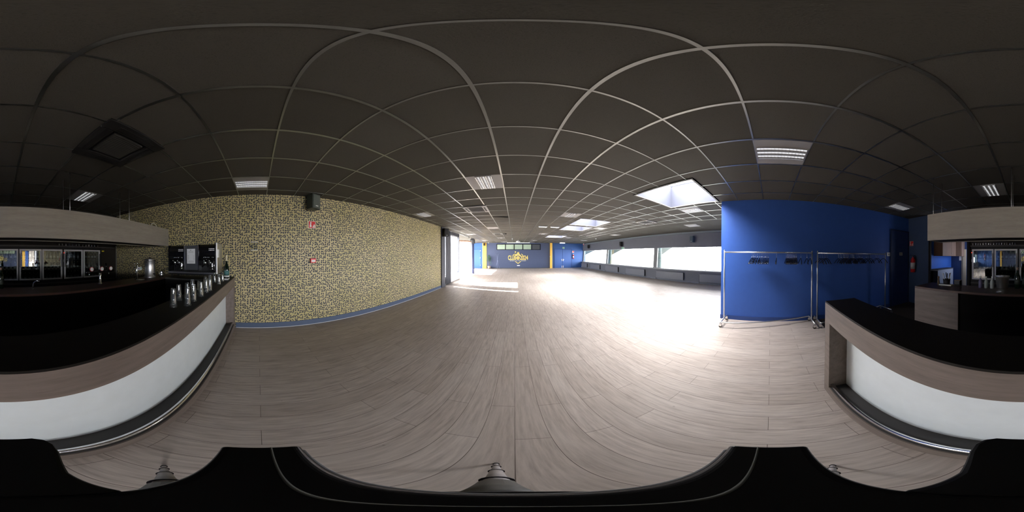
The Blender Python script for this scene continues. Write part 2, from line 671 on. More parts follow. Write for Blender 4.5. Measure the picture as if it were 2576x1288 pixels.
# skylights
for i, (a, b, c, d) in enumerate(SKYL):
    w = ['skylight nearest the blue wall, deep white shaft in the ceiling', 'skylight second from the blue wall, front one of the close pair',
         'skylight third from the blue wall, rear one of the close pair', 'skylight farthest down the hall, near the far blue wall'][i]
    t = thing('skylight', w, 'skylight', ((a+b)/2, (c+d)/2, CEIL), group='square skylights in the ceiling')
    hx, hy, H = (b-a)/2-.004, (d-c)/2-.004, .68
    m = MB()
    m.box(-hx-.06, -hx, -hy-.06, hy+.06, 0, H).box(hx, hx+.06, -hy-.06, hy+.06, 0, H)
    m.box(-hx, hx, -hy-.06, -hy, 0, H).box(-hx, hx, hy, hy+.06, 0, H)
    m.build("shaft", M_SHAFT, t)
    f = MB()
    f.box(-hx-.035, hx+.035, -hy-.035, -hy, -.012, .003).box(-hx-.035, hx+.035, hy, hy+.035, -.012, .003)
    f.box(-hx-.035, -hx, -hy, hy, -.012, .003).box(hx, hx+.035, -hy, hy, -.012, .003)
    f.build('edge_frame', mat('skylight_edge', (.3, .29, .28), .5), t)
    dm, N_ = MB(), 8
    vs_ = [(hx*1.04*(2*i_/N_-1), hy*1.04*(2*j_/N_-1), H+.01+.22*(1-(2*i_/N_-1)**2)*(1-(2*j_/N_-1)**2)) for j_ in range(N_+1) for i_ in range(N_+1)]
    dm.add(vs_, [(j_*(N_+1)+i_, j_*(N_+1)+i_+1, (j_+1)*(N_+1)+i_+1, (j_+1)*(N_+1)+i_) for j_ in range(N_) for i_ in range(N_)], True)
    dm.build('dome', M_DOME, t)

# left wall with patterned wallpaper
struct('wall_left', MB().box(-3.7, -3.5, -4.95, 7.22, 0, CEIL), M_PAPER)
bb = struct('baseboard_left', MB().box(-3.5, -3.485, -.5, 7.2, .012, .13), M_BASEB)
MB().box(-3.5, -3.478, -.5, 7.2, 0, .012).build('floor_bead', mat('bead', (.6, .62, .66), .4), bb)
struct('trim_2', MB().box(-3.78, -3.45, 7.2, 7.6, 0, CEIL), mat('pier_paint', (.075, .08, .10), .6))
# left window bay
struct('wall_left_sill', MB().box(-3.9, -3.68, 7.6, 10.45, 0, .4).box(-3.92, -3.64, 7.6, 10.45, .4, .44), M_PAINT)
struct('wall_left_header', MB().box(-3.9, -3.7, 7.6, 10.45, 2.84, CEIL), M_GREYD)
wn = MB()
for y in (7.6, 8.95, 10.38):
    wn.box(-3.86, -3.8, y, y+.07, .44, 2.84)
wn.box(-3.86, -3.8, 7.6, 10.45, .44, .5).box(-3.86, -3.8, 7.6, 10.45, 2.78, 2.84)
w1 = struct('window_1', wn, M_PAINT)
MB().box(-3.835, -3.825, 7.65, 10.4, .49, 2.79).build('glass', M_GLASS, w1)
# alcove behind the pale curtain
struct('wall_alcove', MB().box(-5.8, -3.7, 10.4, 10.5, 0, CEIL), M_GREY)
struct('wall_alcove_left', MB().box(-5.9, -5.7, 10.5, 19.4, 0, .2).box(-5.9, -5.7, 10.5, 19.4, 2.8, CEIL).box(-5.9, -5.7, 18.3, 19.4, .2, 2.8), M_PAINT)
wn = MB()
for y in (10.5, 12.4, 14.3, 16.2, 18.22):
    wn.box(-5.84, -5.76, y, y+.08, .2, 2.8)
wn.box(-5.84, -5.76, 10.5, 18.3, .2, .27).box(-5.84, -5.76, 10.5, 18.3, 2.73, 2.8)
w2 = struct('window_2', wn, M_PAINT)
MB().box(-5.805, -5.795, 10.55, 18.25, .26, 2.74).build('glass', M_GLASS, w2)

# far wall
FY = 19.2
struct('wall_far', MB().box(-3.33, 4.25, FY, FY+.2, 0, CEIL), M_NAVY)
struct('wall_far_left', MB().box(-5.8, -3.83, FY, FY+.2, 0, CEIL), mat('bright_blue_paint', (.06, .17, .6), .55))
struct('trim_3', MB().box(-3.83, -3.33, FY-.05, FY+.15, 0, CEIL), M_YELL)
struct('trim_4', MB().box(4.22, 4.46, FY-.28, FY, 0, CEIL), M_YELL)
struct('wall_far_right', MB().box(4.25, 8.8, FY, FY+.2, 0, CEIL), mat('mid_blue_paint', (.045, .12, .36), .55))
struct('baseboard_far', MB().box(-3.33, 4.22, FY-.015, FY, 0, .08), M_GREYD)
# doors of the far wall
d1 = struct('door_1', MB().box(-4.88, -4.05, FY-.03, FY, 0, 2.25), mat('blue_door', (.05, .15, .55), .45))
fr = MB().box(-4.94, -4.88, FY-.04, FY, 0, 2.31).box(-4.05, -3.99, FY-.04, FY, 0, 2.31).box(-4.88, -4.05, FY-.04, FY, 2.25, 2.31)
fr.build('door_frame', mat('blue_frame', (.035, .11, .45), .5), d1)
for z in (.3, 1.2, 2.05):
    MB().box(-4.1, -4.07, FY-.05, FY-.03, z, z+.13).build('hinge', M_CHROME, d1)
for k, (a, b) in enumerate(((4.79, 5.80), (5.83, 6.95))):
    d = struct('door_%d' % (2+k), MB().box(a, b, FY-.03, FY, 0, 2.29), mat('far_door_blue', (.045, .12, .38), .4))
    hx = b-.07 if k == 0 else a+.07
    h = MB().box(hx-.02, hx+.02, FY-.05, FY-.03, .85, 1.1).cyl((hx, FY-.06, 1.03), (hx+(-.12 if k == 0 else .12), FY-.06, 1.03), .012)
    h.cyl((hx, FY-.06, .9), (hx, FY-.03, .9), .015)
    h.build('handle', M_STEEL, d)
    MB().box(hx-.03, hx+.03, FY-.045, FY-.03, .02, .28).build('kick_plate', M_STEEL, d)
struct('trim_5', MB().box(4.73, 4.79, FY-.045, FY, 0, 2.35).box(6.95, 7.01, FY-.045, FY, 0, 2.35).box(4.79, 6.95, FY-.045, FY, 2.29, 2.35), mat('far_door_frame', (.025, .07, .24), .5))
# high band of inner windows in the far wall
wb = MB()
x0w, x1w, z0w, z1w = -2.1, 3.06, 2.23, 2.85
wb.box(x0w, x1w, FY-.04, FY, z0w-.03, z0w+.02).box(x0w, x1w, FY-.04, FY, z1w-.02, z1w+.04)
for x in (-2.1, -1.08, -.05, .97, 2.0, 3.04):
    wb.box(x-.03, x+.03, FY-.045, FY, z0w, z1w)
w3 = struct('window_3', wb, M_BLACK)
for k, x in enumerate((-2.1, -1.08, -.05, .97, 2.0)):
    MB().box(x+.05, x+.97, FY-.02, FY-.004, z0w+.03, z1w-.03).build('green_pane' if k < 4 else 'dark_pane', M_PANEREFL if k < 4 else mat('dark_pane_grey', (.07, .08, .09), .3), w3)  # pale green stands in for light reflected in the glass panes

# right-hand window wall
RX = 8.45
struct('wall_right', MB().box(RX, 8.75, 1.2, 19.3, 0, .70), M_GREY)
struct('trim_6', MB().box(RX-.06, 8.78, 1.2, 19.25, .70, .765), mat('sill_grey', (.25, .27, .28), .4))
struct('wall_right_upper', MB().box(8.55, 8.85, 1.2, 19.3, 2.12, CEIL), M_GREY)
struct('trim_7', MB().box(8.47, 8.55, 1.2, 19.2, 2.93, CEIL), mat('soffit_grey', (.16, .19, .22), .6))
struct('baseboard_right', MB().box(RX-.015, RX, 1.2, 19.2, 0, .09), mat('base_grey', (.15, .165, .21), .4))
def lean_post(y0, y1, tlean=.0, m=None, xb=8.56, xt=8.66):
    m.prism([(xb, .765), (xb+.1, .765), (xt+.1, 2.12), (xt, 2.12)], y0, y1, 'xz')


M_MUL = mat('mullion_grey', (.2, .21, .22), .5)
w4 = struct('window_4', MB().box(8.55, 8.68, 1.2, 19.2, .765, .785), M_MUL)
for y0, y1 in ((1.2, 1.32), (7.2, 7.52), (13.4, 13.66), (19.05, 19.2)):
    wn = MB()
    lean_post(y0, y1, m=wn)
    wn.build('mullion', M_MUL, w4)
MB().prism([(8.60, .765), (8.608, .765), (8.708, 2.12), (8.70, 2.12)], 1.2, 19.2, 'xz').build('glass', M_GLASS, w4)

# block with the royal blue wall
BX = 3.87
struct('wall_blue', MB().box(BX, BX+.14, -4.5, 1.21, 0, CEIL), M_BLUE)
struct('wall_blue_end', MB().box(BX+.14, 8.75, 1.06, 1.21, 0, CEIL), M_BLUE)
struct('baseboard_blue', MB().box(BX-.012, BX, -3.5, 1.222, 0, .11).box(BX, BX+.3, 1.21, 1.222, 0, .11), mat('base_blue', (.03, .075, .28), .4))
d = struct('door_4', MB().box(BX-.03, BX, -4.3, -3.52, 0, 2.5), mat('dark_blue_door', (.03, .06, .2), .5))
MB().box(BX-.045, BX, -3.52, -3.48, 0, 2.54).box(BX-.045, BX, -4.34, -4.3, 0, 2.54).box(BX-.045, BX, -4.3, -3.52, 2.5, 2.54).build('door_frame', mat('dark_blue_frame', (.015, .03, .1), .5), d)
struct('wall_passage', MB().box(2.97, BX, -4.5, -4.36, 0, CEIL), mat('slate_blue_paint', (.06, .10, .2), .55))
struct('trim_8', MB().box(2.9, 2.98, -4.37, -4.33, 0, 2.5), M_DARK)
struct('wall_passage_right', MB().box(2.97, 3.1, -6.0, -4.5, 0, CEIL), mat('azure_paint', (.06, .2, .75), .5))
struct('wall_back', MB().box(1.4, 3.1, -6.1, -5.96, 0, CEIL), mat('ink_blue_paint', (.03, .06, .16), .6))
struct('door_5', MB().box(2.43, 2.5, -5.96, -5.93, 0, 2.0).box(2.31, 2.43, -5.96, -5.9, 0, 1.95), M_BEIGE)
struct('wall_partition', MB().box(1.50, 1.58, -5.96, -4.12, 0, CEIL), M_DARK)
struct('wall_bar', MB().box(-3.7, 1.5, -4.95, -4.75, 0, CEIL).box(-3.5, 1.5, -4.75, -4.17, 2.02, CEIL).box(-3.5, 1.5, -4.75, -4.2, 1.93, 2.02), mat('brown_black_panel', (.035, .03, .028), .7))

# outside: columns and raking beams of the stand roof
for i, y in enumerate((7.55, 13.97, 20.3)):
    t = thing('roof_column', ['pale green steel column outside the nearest window gap', 'pale green steel column outside the middle of the windows',
              'pale green steel column outside the far end of the windows'][i], 'column', (9.25, y, -.5), group='columns outside the long window')
    MB().lathe([(.19, 0), (.19, 4.6)], n=20).build('shaft', M_STEELG, t)
    MB().lathe([(.2, 2.3), (.2, 2.34)], n=20).build('band', M_GREY, t)
    MB().cyl((.0, .42, .1), (.0, .42, 4.5), .06).cyl((.0, .42, 2.2), (0, .15, 2.5), .04).build('downpipe', M_STEELG, t)
    MB().prism([(.15, 2.1), (.2, 2.1), (1.9, 2.85), (3.0, 3.3), (3.0, 4.6), (.15, 4.6)], -.03, .03, 'xz').build('raking_beam', mat('beam_green_darkened', (.03, .042, .038), .6, 0, .2), t)  # beam darkened in its colour for shade, like the columns

struct('stand_roof', MB().prism([(8.9, 3.7), (14.5, 4.5), (14.5, 4.6), (8.9, 3.8)], -3, 26, 'xz'), mat('stand_roof_grey', (.12, .14, .14), .7))

# ================================================================== CEILING FITTINGS


def make_fixture(plate=True):
    t = thing('ceiling_light', '', 'ceiling light', (0, 0, CEIL))
    if plate:
        m = MB()
        m.box(-.3, -.135, -.3, .3, -.006, 0).box(.135, .3, -.3, .3, -.006, 0)
        m.box(-.135, .135, -.3, -.285, -.006, 0).box(-.135, .135, .285, .3, -.006, 0)
        m.build('plate', M_PLATE, t)
    m = MB()
    m.box(-.135, .135, -.285, .285, -.002, .0)
    for x in (-.135, -.048, .040, .127):
        m.box(x, x+.008, -.285, .285, -.022, -.002)
    for k in range(15):
        y = -.28+k*.04
        m.box(-.13, .13, y-.0015, y+.0015, -.018, -.002)
    lv = m.build('louvre', M_LOUV, t)
    m = MB()
    for x in (-.09, 0, .087):
        m.box(x-.012, x+.012, -.28, .28, -.006, -.003)
    m.build('tube', M_TUBE, lv)
    return t


fx = make_fixture()
LIGHTS = [(-.51, 2.885, 'louvred ceiling light between the grey air vent and the camera'),
          (-2.91, 4.685, 'louvred ceiling light close to the top of the patterned wall'),
          (1.89, 5.285, 'louvred ceiling light just left of the paired skylights'),
          (4.29, 2.285, 'louvred ceiling light beside the skylight nearest the blue wall'),
          (-2.91, -.115, 'louvred ceiling light above the patterned wall near the bar end'),
          (1.89, -.115, 'louvred ceiling light above the space before the blue wall racks'),
          (-1.71, -3.115, 'louvred ceiling light above the coolers, beside the wallpaper'),
          (.69, -3.115, 'louvred ceiling light above the right end of the bar canopy'),
          (3.09, -3.115, 'louvred ceiling light near the second clothes rack and fire extinguisher'),
          (-2.91, 10.685, 'bright ceiling light above the pale curtain'),
          (6.69, 3.485, 'bright ceiling light near the soffit above the nearest window'),
          (6.59, 9.28, 'ceiling light near the soffit above the middle windows'),
          (4.29, 7.385, 'pale ceiling light right of the paired skylights'),
          (-1.11, 13.385, 'ceiling light behind the second air vent, toward the far wall'),
          (1.89, 10.685, 'ceiling light left of the fourth skylight'),
          (4.29, 12.485, 'ceiling light right of the fourth skylight'),
          (1.89, 15.785, 'ceiling light right of the projector, first of two in line'),
          (1.89, 17.585, 'ceiling light right of the projector, close to the far wall'),
          (-1.11, 17.585, 'ceiling light left of the projector, close to the far wall'),
          (-2.91, 15.785, 'ceiling light in front of the yellow pilaster with the speaker'),
          (6.59, 14.58, 'ceiling light near the far corner of the window wall')]
for i, (x, y, lb) in enumerate(LIGHTS):
    if i == 0:
        fx.location = (x, y, CEIL); fx['label'] = lb; fx['group'] = 'louvred lights in the ceiling'
    else:
        dup(fx, (x, y, CEIL), 0, lb)
for x, w in ((1.36, 'left'), (1.95, 'right')):
    t = thing('batten_light', 'white batten light on the ceiling, %s one of the lit pair' % w, 'ceiling light', (x, 7.75, CEIL), group='pair of batten lights')
    MB().rbox(-.21, .21, -.05, .05, -.05, 0, .015).build('housing', M_PAINT, t)
    MB().rbox(-.19, .19, -.04, .04, -.058, -.05, .003).build('diffuser', M_LAMP, t)
t = thing('oval_lamp', 'white oval bulkhead lamp on the ceiling by the double doors', 'lamp', (5.4, 17.9, CEIL))
MB().rbox(-.3, .3, -.09, .09, -.1, -.03, .03, axis='y').build('shade', M_LAMP, t)
MB().rbox(-.24, .24, -.06, .06, -.03, 0, .01).build('base', M_PAINT, t)


def make_ac(x, y, s, lb, dark=False):
    t = thing('air_conditioner_cassette', lb, 'air vent', (x, y, CEIL-.002), group='ceiling air conditioner cassettes')
    col = M_DARK if dark else mat('cassette_grey', (.42, .41, .40), .5)
    rim = M_PLATE if not dark else mat('cassette_black', (.03, .03, .03), .25)
    m = MB()
    a, b = s, s*.62
    m.box(-a, a, -a, -b, -.03, 0).box(-a, a, b, a, -.03, 0).box(-a, -b, -b, b, -.03, 0).box(b, a, -b, b, -.03, 0)
    m.build('rim', rim if dark else col, t, bevel=.008)
    m = MB()
    c = s*.52
    m.box(-c, c, -c, c, -.026, 0)
    for k in range(14):
        yy = -c+.01+k*(2*c-.02)/13
        m.box(-c+.01, c-.01, yy-.003, yy+.003, -.03, -.026)
    m.build('grille', mat('cassette_grille', (.06, .06, .055), .5), t)
    for k in range(4):
        M_ = Matrix.Rotation(k*pi/2, 4, 'Z')
        MB().box(-b, b, -s*.86, -s*.72, -.034, -.029, M_).build('air_slot', M_BLACKM, t)
    MB().box(-b, b, -b, b, -.004, 0).build('back_plate', M_BLACKM, t)
    return t


make_ac(-1.11, 4.685, .34, 'grey ceiling air vent near the louvred light, left of the skylights')
make_ac(4.89, 4.685, .33, 'pale ceiling air vent between nearest skylight and window wall')
make_ac(-1.11, -1.30, .36, 'black ceiling air vent above the bar canopy', True)
make_ac(-1.11, 10.685, .33, 'ceiling air vent far down the hall, left of the projector')
make_ac(4.89, 10.685, .33, 'ceiling air vent far down the hall beside fourth skylight')
m = MB().box(-.28, .28, -.28, .28, -.008, 0).box(-.09, .09, -.28, .28, -.012, -.008)
tag(m.build('access_panel', M_PLATE, loc=(-1.11, 8.3, CEIL)), 'pale square panel in the ceiling between two air vents', 'ceiling panel')
t = thing('ceiling_speaker', 'small dark round fitting beside the far air vent', 'speaker', (-.62, 10.7, CEIL))
MB().lathe([(.10, 0), (.10, -.03), (.06, -.05)], n=20).build('cone', M_BLACKM, t)
# projector and screen
t = thing('projector', 'white rounded projector hanging from the ceiling', 'projector', (.34, 16.0, CEIL))
MB().cyl((0, 0, 0), (0, 0, -.06), .025).box(-.08, .08, -.08, .08, -.008, 0).build('ceiling_mount', M_PAINT, t)
MB().rbox(-.2, .2, -.15, .15, -.17, -.06, .04, axis='y').build('body', M_PAINT, t)
MB().cyl((.08, -.15, -.115), (.08, -.18, -.115), .035).build('lens', M_BLACK, t)
t = thing('projection_screen', 'long white roller case of projection screen above the inner windows', 'screen', (.44, 18.6, CEIL))
MB().rbox(-1.31, 1.31, -.04, .04, -.075, -.0, .02).build('case', M_PAINT, t)
for x in (-1.33, 1.31):
    MB().box(x, x+.02, -.05, .05, -.08, 0).build('end_cap', M_GREY, t)
for p, lb in (((-3.0, 18.6), 'white smoke detector on the ceiling beside the yellow pilaster'), ((-.2, 14.2), 'white smoke detector on the ceiling before the projector'),
              ((6.7, 12.3), 'small white detector on the ceiling above the window wall')):
    t = thing('smoke_detector', lb, 'detector', (p[0], p[1], CEIL))
    MB().lathe([(.06, 0), (.06, -.02), (.04, -.05), (.01, -.055)], n=18).build('housing', M_PAINT, t)
t = thing('alarm_beacon', 'small red alarm beacon high in the far right corner', 'alarm', (8.3, 18.4, CEIL-.1))
MB().lathe([(.05, 0), (.05, -.08), (.03, -.12)], n=14).build('lens', mat('beacon_red', (.9, .05, .15), .4), t)
MB().lathe([(.055, 0), (.055, .1)], n=14).build('base', M_PAINT, t)

# ================================================================== SPEAKERS, SIGNS


def make_speaker(loc, rz, w, h, dpt, lb, m1=M_BLACKM, m2=None):
    """loc: centre of the wall side; the front faces local -y"""
    t = thing('wall_speaker', lb, 'speaker', loc, rz)
    MB().rbox(-w/2, w/2, -dpt-.06, -.06, -h/2, h/2, .02, axis='z').build('cabinet', m1, t)
    MB().box(-w/2+.02, w/2-.02, -dpt-.068, -dpt-.058, -h/2+.02, h/2-.02).build('grille', m2 or mat('grille_black', (.02, .02, .022), .7), t)
    MB().box(-.03, .03, -.07, 0, -.04, .04).build('bracket', M_BLACKM, t)
    MB().box(-.035, .035, -dpt-.072, -dpt-.066, -h/2+.05, -h/2+.065).build('badge', M_SIGNW, t)
    return t


m_gs = mat('green_grey_cabinet', (.05, .06, .052), .45)
make_speaker((-3.5, 1.12, 2.85), R(90)+R(24), .24, .34, .2, 'dark green-grey speaker on the patterned wall above the red sign', m_gs, mat('green_grey_grille', (.085, .10, .088), .6))
make_speaker((-3.45, 7.42, 2.74), R(60), .26, .4, .22, 'black speaker at the end of the patterned wall beside the grey curtain')
make_speaker((-3.58, FY-.05, 2.84), 0, .2, .32, .16, 'black speaker on the yellow pilaster')
make_speaker((8.55, 17.25, 2.57), R(-90)-R(12), .26, .38, .2, 'black speaker on the grey soffit nearest the far corner')
make_speaker((8.55, 10.95, 2.54), R(-90)-R(12), .26, .40, .2, 'black speaker on the grey soffit above the running man sign')
make_speaker((8.55, 4.35, 2.57), R(-90)-R(12), .24, .37, .2, 'dark blue-grey speaker on the soffit nearest the blue wall', mat('slate_cabinet', (.06, .09, .12), .5), mat('slate_grille', (.05, .08, .105), .6))

# fire hose sign with pictograms, panel facing local -y


def hose_sign(loc, rz, s, lb):
    t = thing('fire_hose_sign', lb, 'sign', loc, rz)
    h = s/2
    MB().box(-h, h, -.008, 0, -h, h).build('board', M_SIGNW, t)
    MB().box(-h*.92, h*.92, -.0095, -.008, -h*.92, h*.92).build('field', M_RED1, t)
    m = MB()
    m.lathe([(h*.3, 0), (h*.3, -.002)], c=(-h*.42, -.0095, -h*.42), n=18, axis='y')
    m.box(-h*.62, -h*.25, -.0115, -.0095, -h*.2, h*.25).box(-h*.55, -h*.2, -.0115, -.0095, h*.35, h*.75).box(-h*.5, -h*.3, -.0115, -.0095, h*.2, h*.4)
    m.build('pictogram', M_SIGNW, t)
    m = MB()
    for k, hh in enumerate((.45, .7, .95, .8)):
        x = h*(.18+k*.17)
        m.box(x, x+h*.11, -.0115, -.0095, -h*.8, -h*.8+h*hh)
    m.build('pictogram', M_SIGNW, t)
    return t


hose_sign((-3.5, 1.195, 2.35), R(90), .165, 'square red fire alarm sign on the patterned wall under the speaker')
hose_sign((3.72, -4.36, 2.11), R(180), .17, 'red fire extinguisher sign on the dark blue wall behind the bar')
hose_sign((7.2, FY, 1.99), 0, .26, 'red and white fire hose sign on the far blue wall')
t = thing('fire_call_point', 'red manual call point with white label on patterned wall', 'call point', (-3.5, 1.205, 1.53), R(90))
MB().box(-.065, .065, -.05, 0, -.05, .05).build('housing', M_RED1, t, bevel=.006)
MB().box(-.042, .042, -.053, -.05, -.028, .014).build('window', M_SIGNW, t)
MB().box(-.03, .03, -.0545, -.053, -.01, -.003).build('print', mat('grey_print', (.3, .3, .32), .6), t)
t = thing('sign_holder', 'clear acrylic holder with two painted white glints on patterned wall', 'sign holder', (-3.5, -.09, 1.86), R(90))
MB().box(-.08, .08, -.02, -.016, -.09, .09).build('sheet', make_glass('acrylic', (.97, .98, .97), .5, .02), t)
for z in (.085, -.09):
    MB().box(-.075, .075, -.024, 0, z-.006, z+.006).build('glint_strip', M_SIGNW, t)  # white strips stand in for glints on the acrylic


def exit_sign(loc, rz, w, h, lb):
    t = thing('exit_sign', lb, 'sign', loc, rz)
    MB().box(-w/2, w/2, -.05, 0, -h/2, h/2).build('box', M_SIGNW, t)
    MB().box(-w*.47, w*.47, -.053, -.05, -h*.45, h*.45).build('field', M_GREEN, t)
    m = MB()
    m.prism([(-w*.38, h*.1), (-w*.08, h*.1), (-w*.23, -h*.3)], -.055, -.053, 'xz').box(-w*.27, -w*.19, -.055, -.053, h*.05, h*.32)
    m.box(w*.08, w*.36, -.055, -.053, -h*.34, h*.34)
    m.build('arrow', M_SIGNW, t)
    MB().ball((w*.2, -.056, h*.18), h*.08, 10, (1, .3, 1)).prism([(w*.16, h*.08), (w*.26, h*.05), (w*.3, -h*.28), (w*.24, -h*.28), (w*.2, -h*.08), (w*.14, -h*.3), (w*.1, -h*.26)], -.057, -.055, 'xz').build('running_figure', M_GREEN, t)
    return t


exit_sign((5.93, FY, 2.47), 0, .25, .24, 'green escape sign above the blue double doors')
exit_sign((8.55, 10.85, 2.2), R(-90), .34, .17, 'green running man sign hanging under the soffit speaker')

# fire extinguisher at the bar side, and one at the far wall


def extinguisher(loc, rz, s, lb):
    t = thing('fire_extinguisher', lb, 'fire extinguisher', loc, rz)
    MB().lathe([(.0, 0), (.07, .0), (.082, .02), (.082, .4), (.06, .46), (.025, .49), (.025, .52)], c=(0, -.11, 0), n=22).build('cylinder', M_RED1, t)
    MB().lathe([(.083, .12), (.083, .33)], c=(0, -.11, 0), n=22).build('label', M_SIGNW, t)
    v = MB().cyl((0, -.11, .52), (0, -.11, .57), .022)
    v.box(-.018, .018, -.24, -.1, .565, .585).box(-.018, .018, -.22, -.1, .60, .615)
    v.build('valve', M_CHROME, t)
    MB().tube([(0, -.11, .55), (.09, -.11, .57), (.12, -.1, .45), (.1, -.1, .2), (.09, -.1, .08)], .012).build('hose', M_BLACKM, t)
    MB().box(-.03, .03, -.03, 0, .28, .5).build('bracket', M_BLACKM, t)
    t.scale = (s, s, s)
    return t


extinguisher((3.56, -4.36, 1.12), R(180), 1, 'red fire extinguisher on the dark blue wall behind the racks')
extinguisher((7.2, FY, 1.14), 0, .95, 'red fire extinguisher with white label on far blue wall')
# plates on the blue wall
t = thing('ventilation_switch', 'white square wall plate with dark triangle at end of rack', 'wall plate', (BX, -3.42, 1.72), R(-90))
MB().box(-.07, .07, -.012, 0, -.06, .06).build('plate', M_SIGNW, t, bevel=.004)
MB().prism([(-.035, .012), (.035, .012), (0, -.02)], -.014, -.012, 'xz').build('mark', M_INK, t)
t = thing('door_plate', 'small white plate on the dark blue door', 'wall plate', (BX-.03, -3.95, 1.74), R(-90))
MB().box(-.07, .07, -.006, 0, -.05, .05).build('plate', mat('plate_beige', (.6, .58, .5), .5), t)
MB().box(-.055, -.005, -.008, -.006, -.03, .03).box(.015, .05, -.008, -.006, -.03, .03).build('mark', mat('plate_mark', (.25, .25, .24), .5), t)

# ================================================================== WALL LOGO
t = thing('wall_logo', 'gold CLUB 2024 emblem with skyline and football on navy wall', 'logo', (.40, FY, 1.24))
TY = Matrix.Translation((0, -.006, 0))
text_mesh('CLUB', .72, M_GOLD, 'lettering', t, Matrix.Translation((-.71, -.02, -.0)) @ FACE_NY, .008, .53, .02)
text_mesh('2024', .72, M_GOLD, 'lettering', t, Matrix.Translation((.71, -.02, -.0)) @ FACE_NY, .008, .665, .02)
m = MB()
for a_, b_ in ((-.96, -.39), (-.31, -.05), (.02, .27), (.36, .96)):      # tiny line of capitals, too small to read
    n_ = round((b_-a_)/.066)
    for k in range(n_):
        x = a_+k*(b_-a_)/n_
        m.box(x, x+.014, -.018, -.012, -.37, -.30).box(x+.014, x+.046, -.018, -.012, -.312, -.30)
        if (k*7+n_) % 3:
            m.box(x+.014, x+.042, -.018, -.012, -.342, -.332)
        if (k*5+n_) % 4:
            m.box(x+.036, x+.048, -.018, -.012, -.37, -.312)
m.build('small_lettering', M_SIGNW, t)
m = MB()
for pts in ([(-.34, .26), (-.34, .44), (-.28, .50), (-.25, .42), (-.2, .56), (-.17, .40), (-.12, .47), (-.09, .62), (-.05, .66), (-.02, .74), (.03, .66), (.06, .5), (.1, .72), (.13, .74), (.15, .5), (.2, .48), (.22, .36), (.27, .44), (.3, .26), (.05, .24), (.02, .42), (-.02, .42), (-.05, .24)],):
    m.prism([(a, b) for a, b in pts], -.03, -.004, 'xz')
m.prism([(-.60, .28), (-.60, .36), (-.38, .52), (-.38, .42), (-.52, .33), (-.52, .28)], -.03, -.004, 'xz')
m.prism([(.60, .28), (.60, .36), (.38, .52), (.38, .42), (.52, .33), (.52, .28)], -.03, -.004, 'xz')
m.lathe([(.085, 0), (.085, -.03)], c=(-.3, 0, .70), n=20, axis='y')
m.build('skyline', M_GOLD, t)
MB().prism([(-.38, -.4), (-.28, -.4), (0, -.6), (.28, -.4), (.38, -.4), (0, -.70)], -.03, -.004, 'xz').build('chevron', M_GOLD, t)
MB().lathe([(.22, 0), (.22, -.024)], c=(0, 0, .0), n=28, axis='y').build('football', M_GOLD, t)
for k in range(5):
    m = MB()
    a = pi/2+pi+2*pi*k/5
    cx_, cz_ = .13*cos(a), .13*sin(a)
    m.prism([(cx_+.045*cos(a+2*pi*j/5), cz_+.045*sin(a+2*pi*j/5)) for j in range(5)], -.028, -.024, 'xz')
    m.build('football_patch', mat('patch_dark', (.08, .065, .05), .5), t)
t = thing('wall_socket', 'small white socket plate on the navy wall below the emblem', 'socket', (.455, FY, .35))
MB().box(-.17, .17, -.02, 0, -.05, .05).build('plate', M_SIGNW, t, bevel=.008)
for x in (-.08, .08):
    MB().lathe([(.025, 0), (.025, -.003)], c=(x, -.02, 0), n=12, axis='y').build('outlet', M_PLATE, t)
t = thing('thermostat', 'small white thermostat on the edge of right yellow pilaster', 'thermostat', (4.22, 19.05, 1.4), R(-90))
MB().box(-.05, .05, -.03, 0, -.06, .06).build('case', M_PAINT, t, bevel=.005)
MB().box(-.03, .03, -.028, 0, .15, .22).build('button', M_RED1, t)

# ================================================================== RADIATORS
RAD = [(17.55, 19.15, 'grey panel radiator in the far corner of the window wall'), (14.5, 16.6, 'grey panel radiator, second from the far corner'),
       (11.35, 13.4, 'grey panel radiator, third from the far corner'), (8.15, 10.25, 'grey panel radiator, third from the blue wall'),
       (4.95, 7.05, 'grey panel radiator, second from the blue wall'), (1.75, 3.88, 'grey panel radiator nearest the blue wall, partly hidden')]
for a, b, lb in RAD:
    t = thing('radiator', lb, 'radiator', (RX-.002, (a+b)/2, 0), group='panel radiators under the long window')
    h = (b-a)/2
    MB().box(-.12, -.10, -h, h, .13, .57).build('front_panel', M_RAD, t, bevel=.006)
    g = MB().box(-.10, -.02, -h+.01, -h+.03, .14, .56).box(-.10, -.02, h-.03, h-.01, .14, .56).box(-.035, -.02, -h+.02, h-.02, .14, .56)
    g.build('side_grille', mat('grille_dark', (.03, .03, .035), .6), t)
    MB().box(-.11, -.02, -h, h, .565, .58).build('top_grille', M_RAD, t)
    MB().tube([(-.06, h+.04, .02), (-.06, h+.04, .5), (-.06, h-.02, .52)], .011).build('pipe', M_GREYD, t)
    MB().cyl((-.06, h+.04, .06), (-.1, h+.04, .1), .022).build('valve', M_CHROME, t)
    MB().tube([(-.03, -h-.5, .05), (-.03, h+.04, .05)], .012).build('pipe', M_RAD, t)
    for y in (-.28, .28):
        MB().box(-.02, 0, y-.02, y+.02, .2, .5).build('bracket', M_GREYD, t)

# ================================================================== CURTAINS, COLUMN, PLANT, STAND


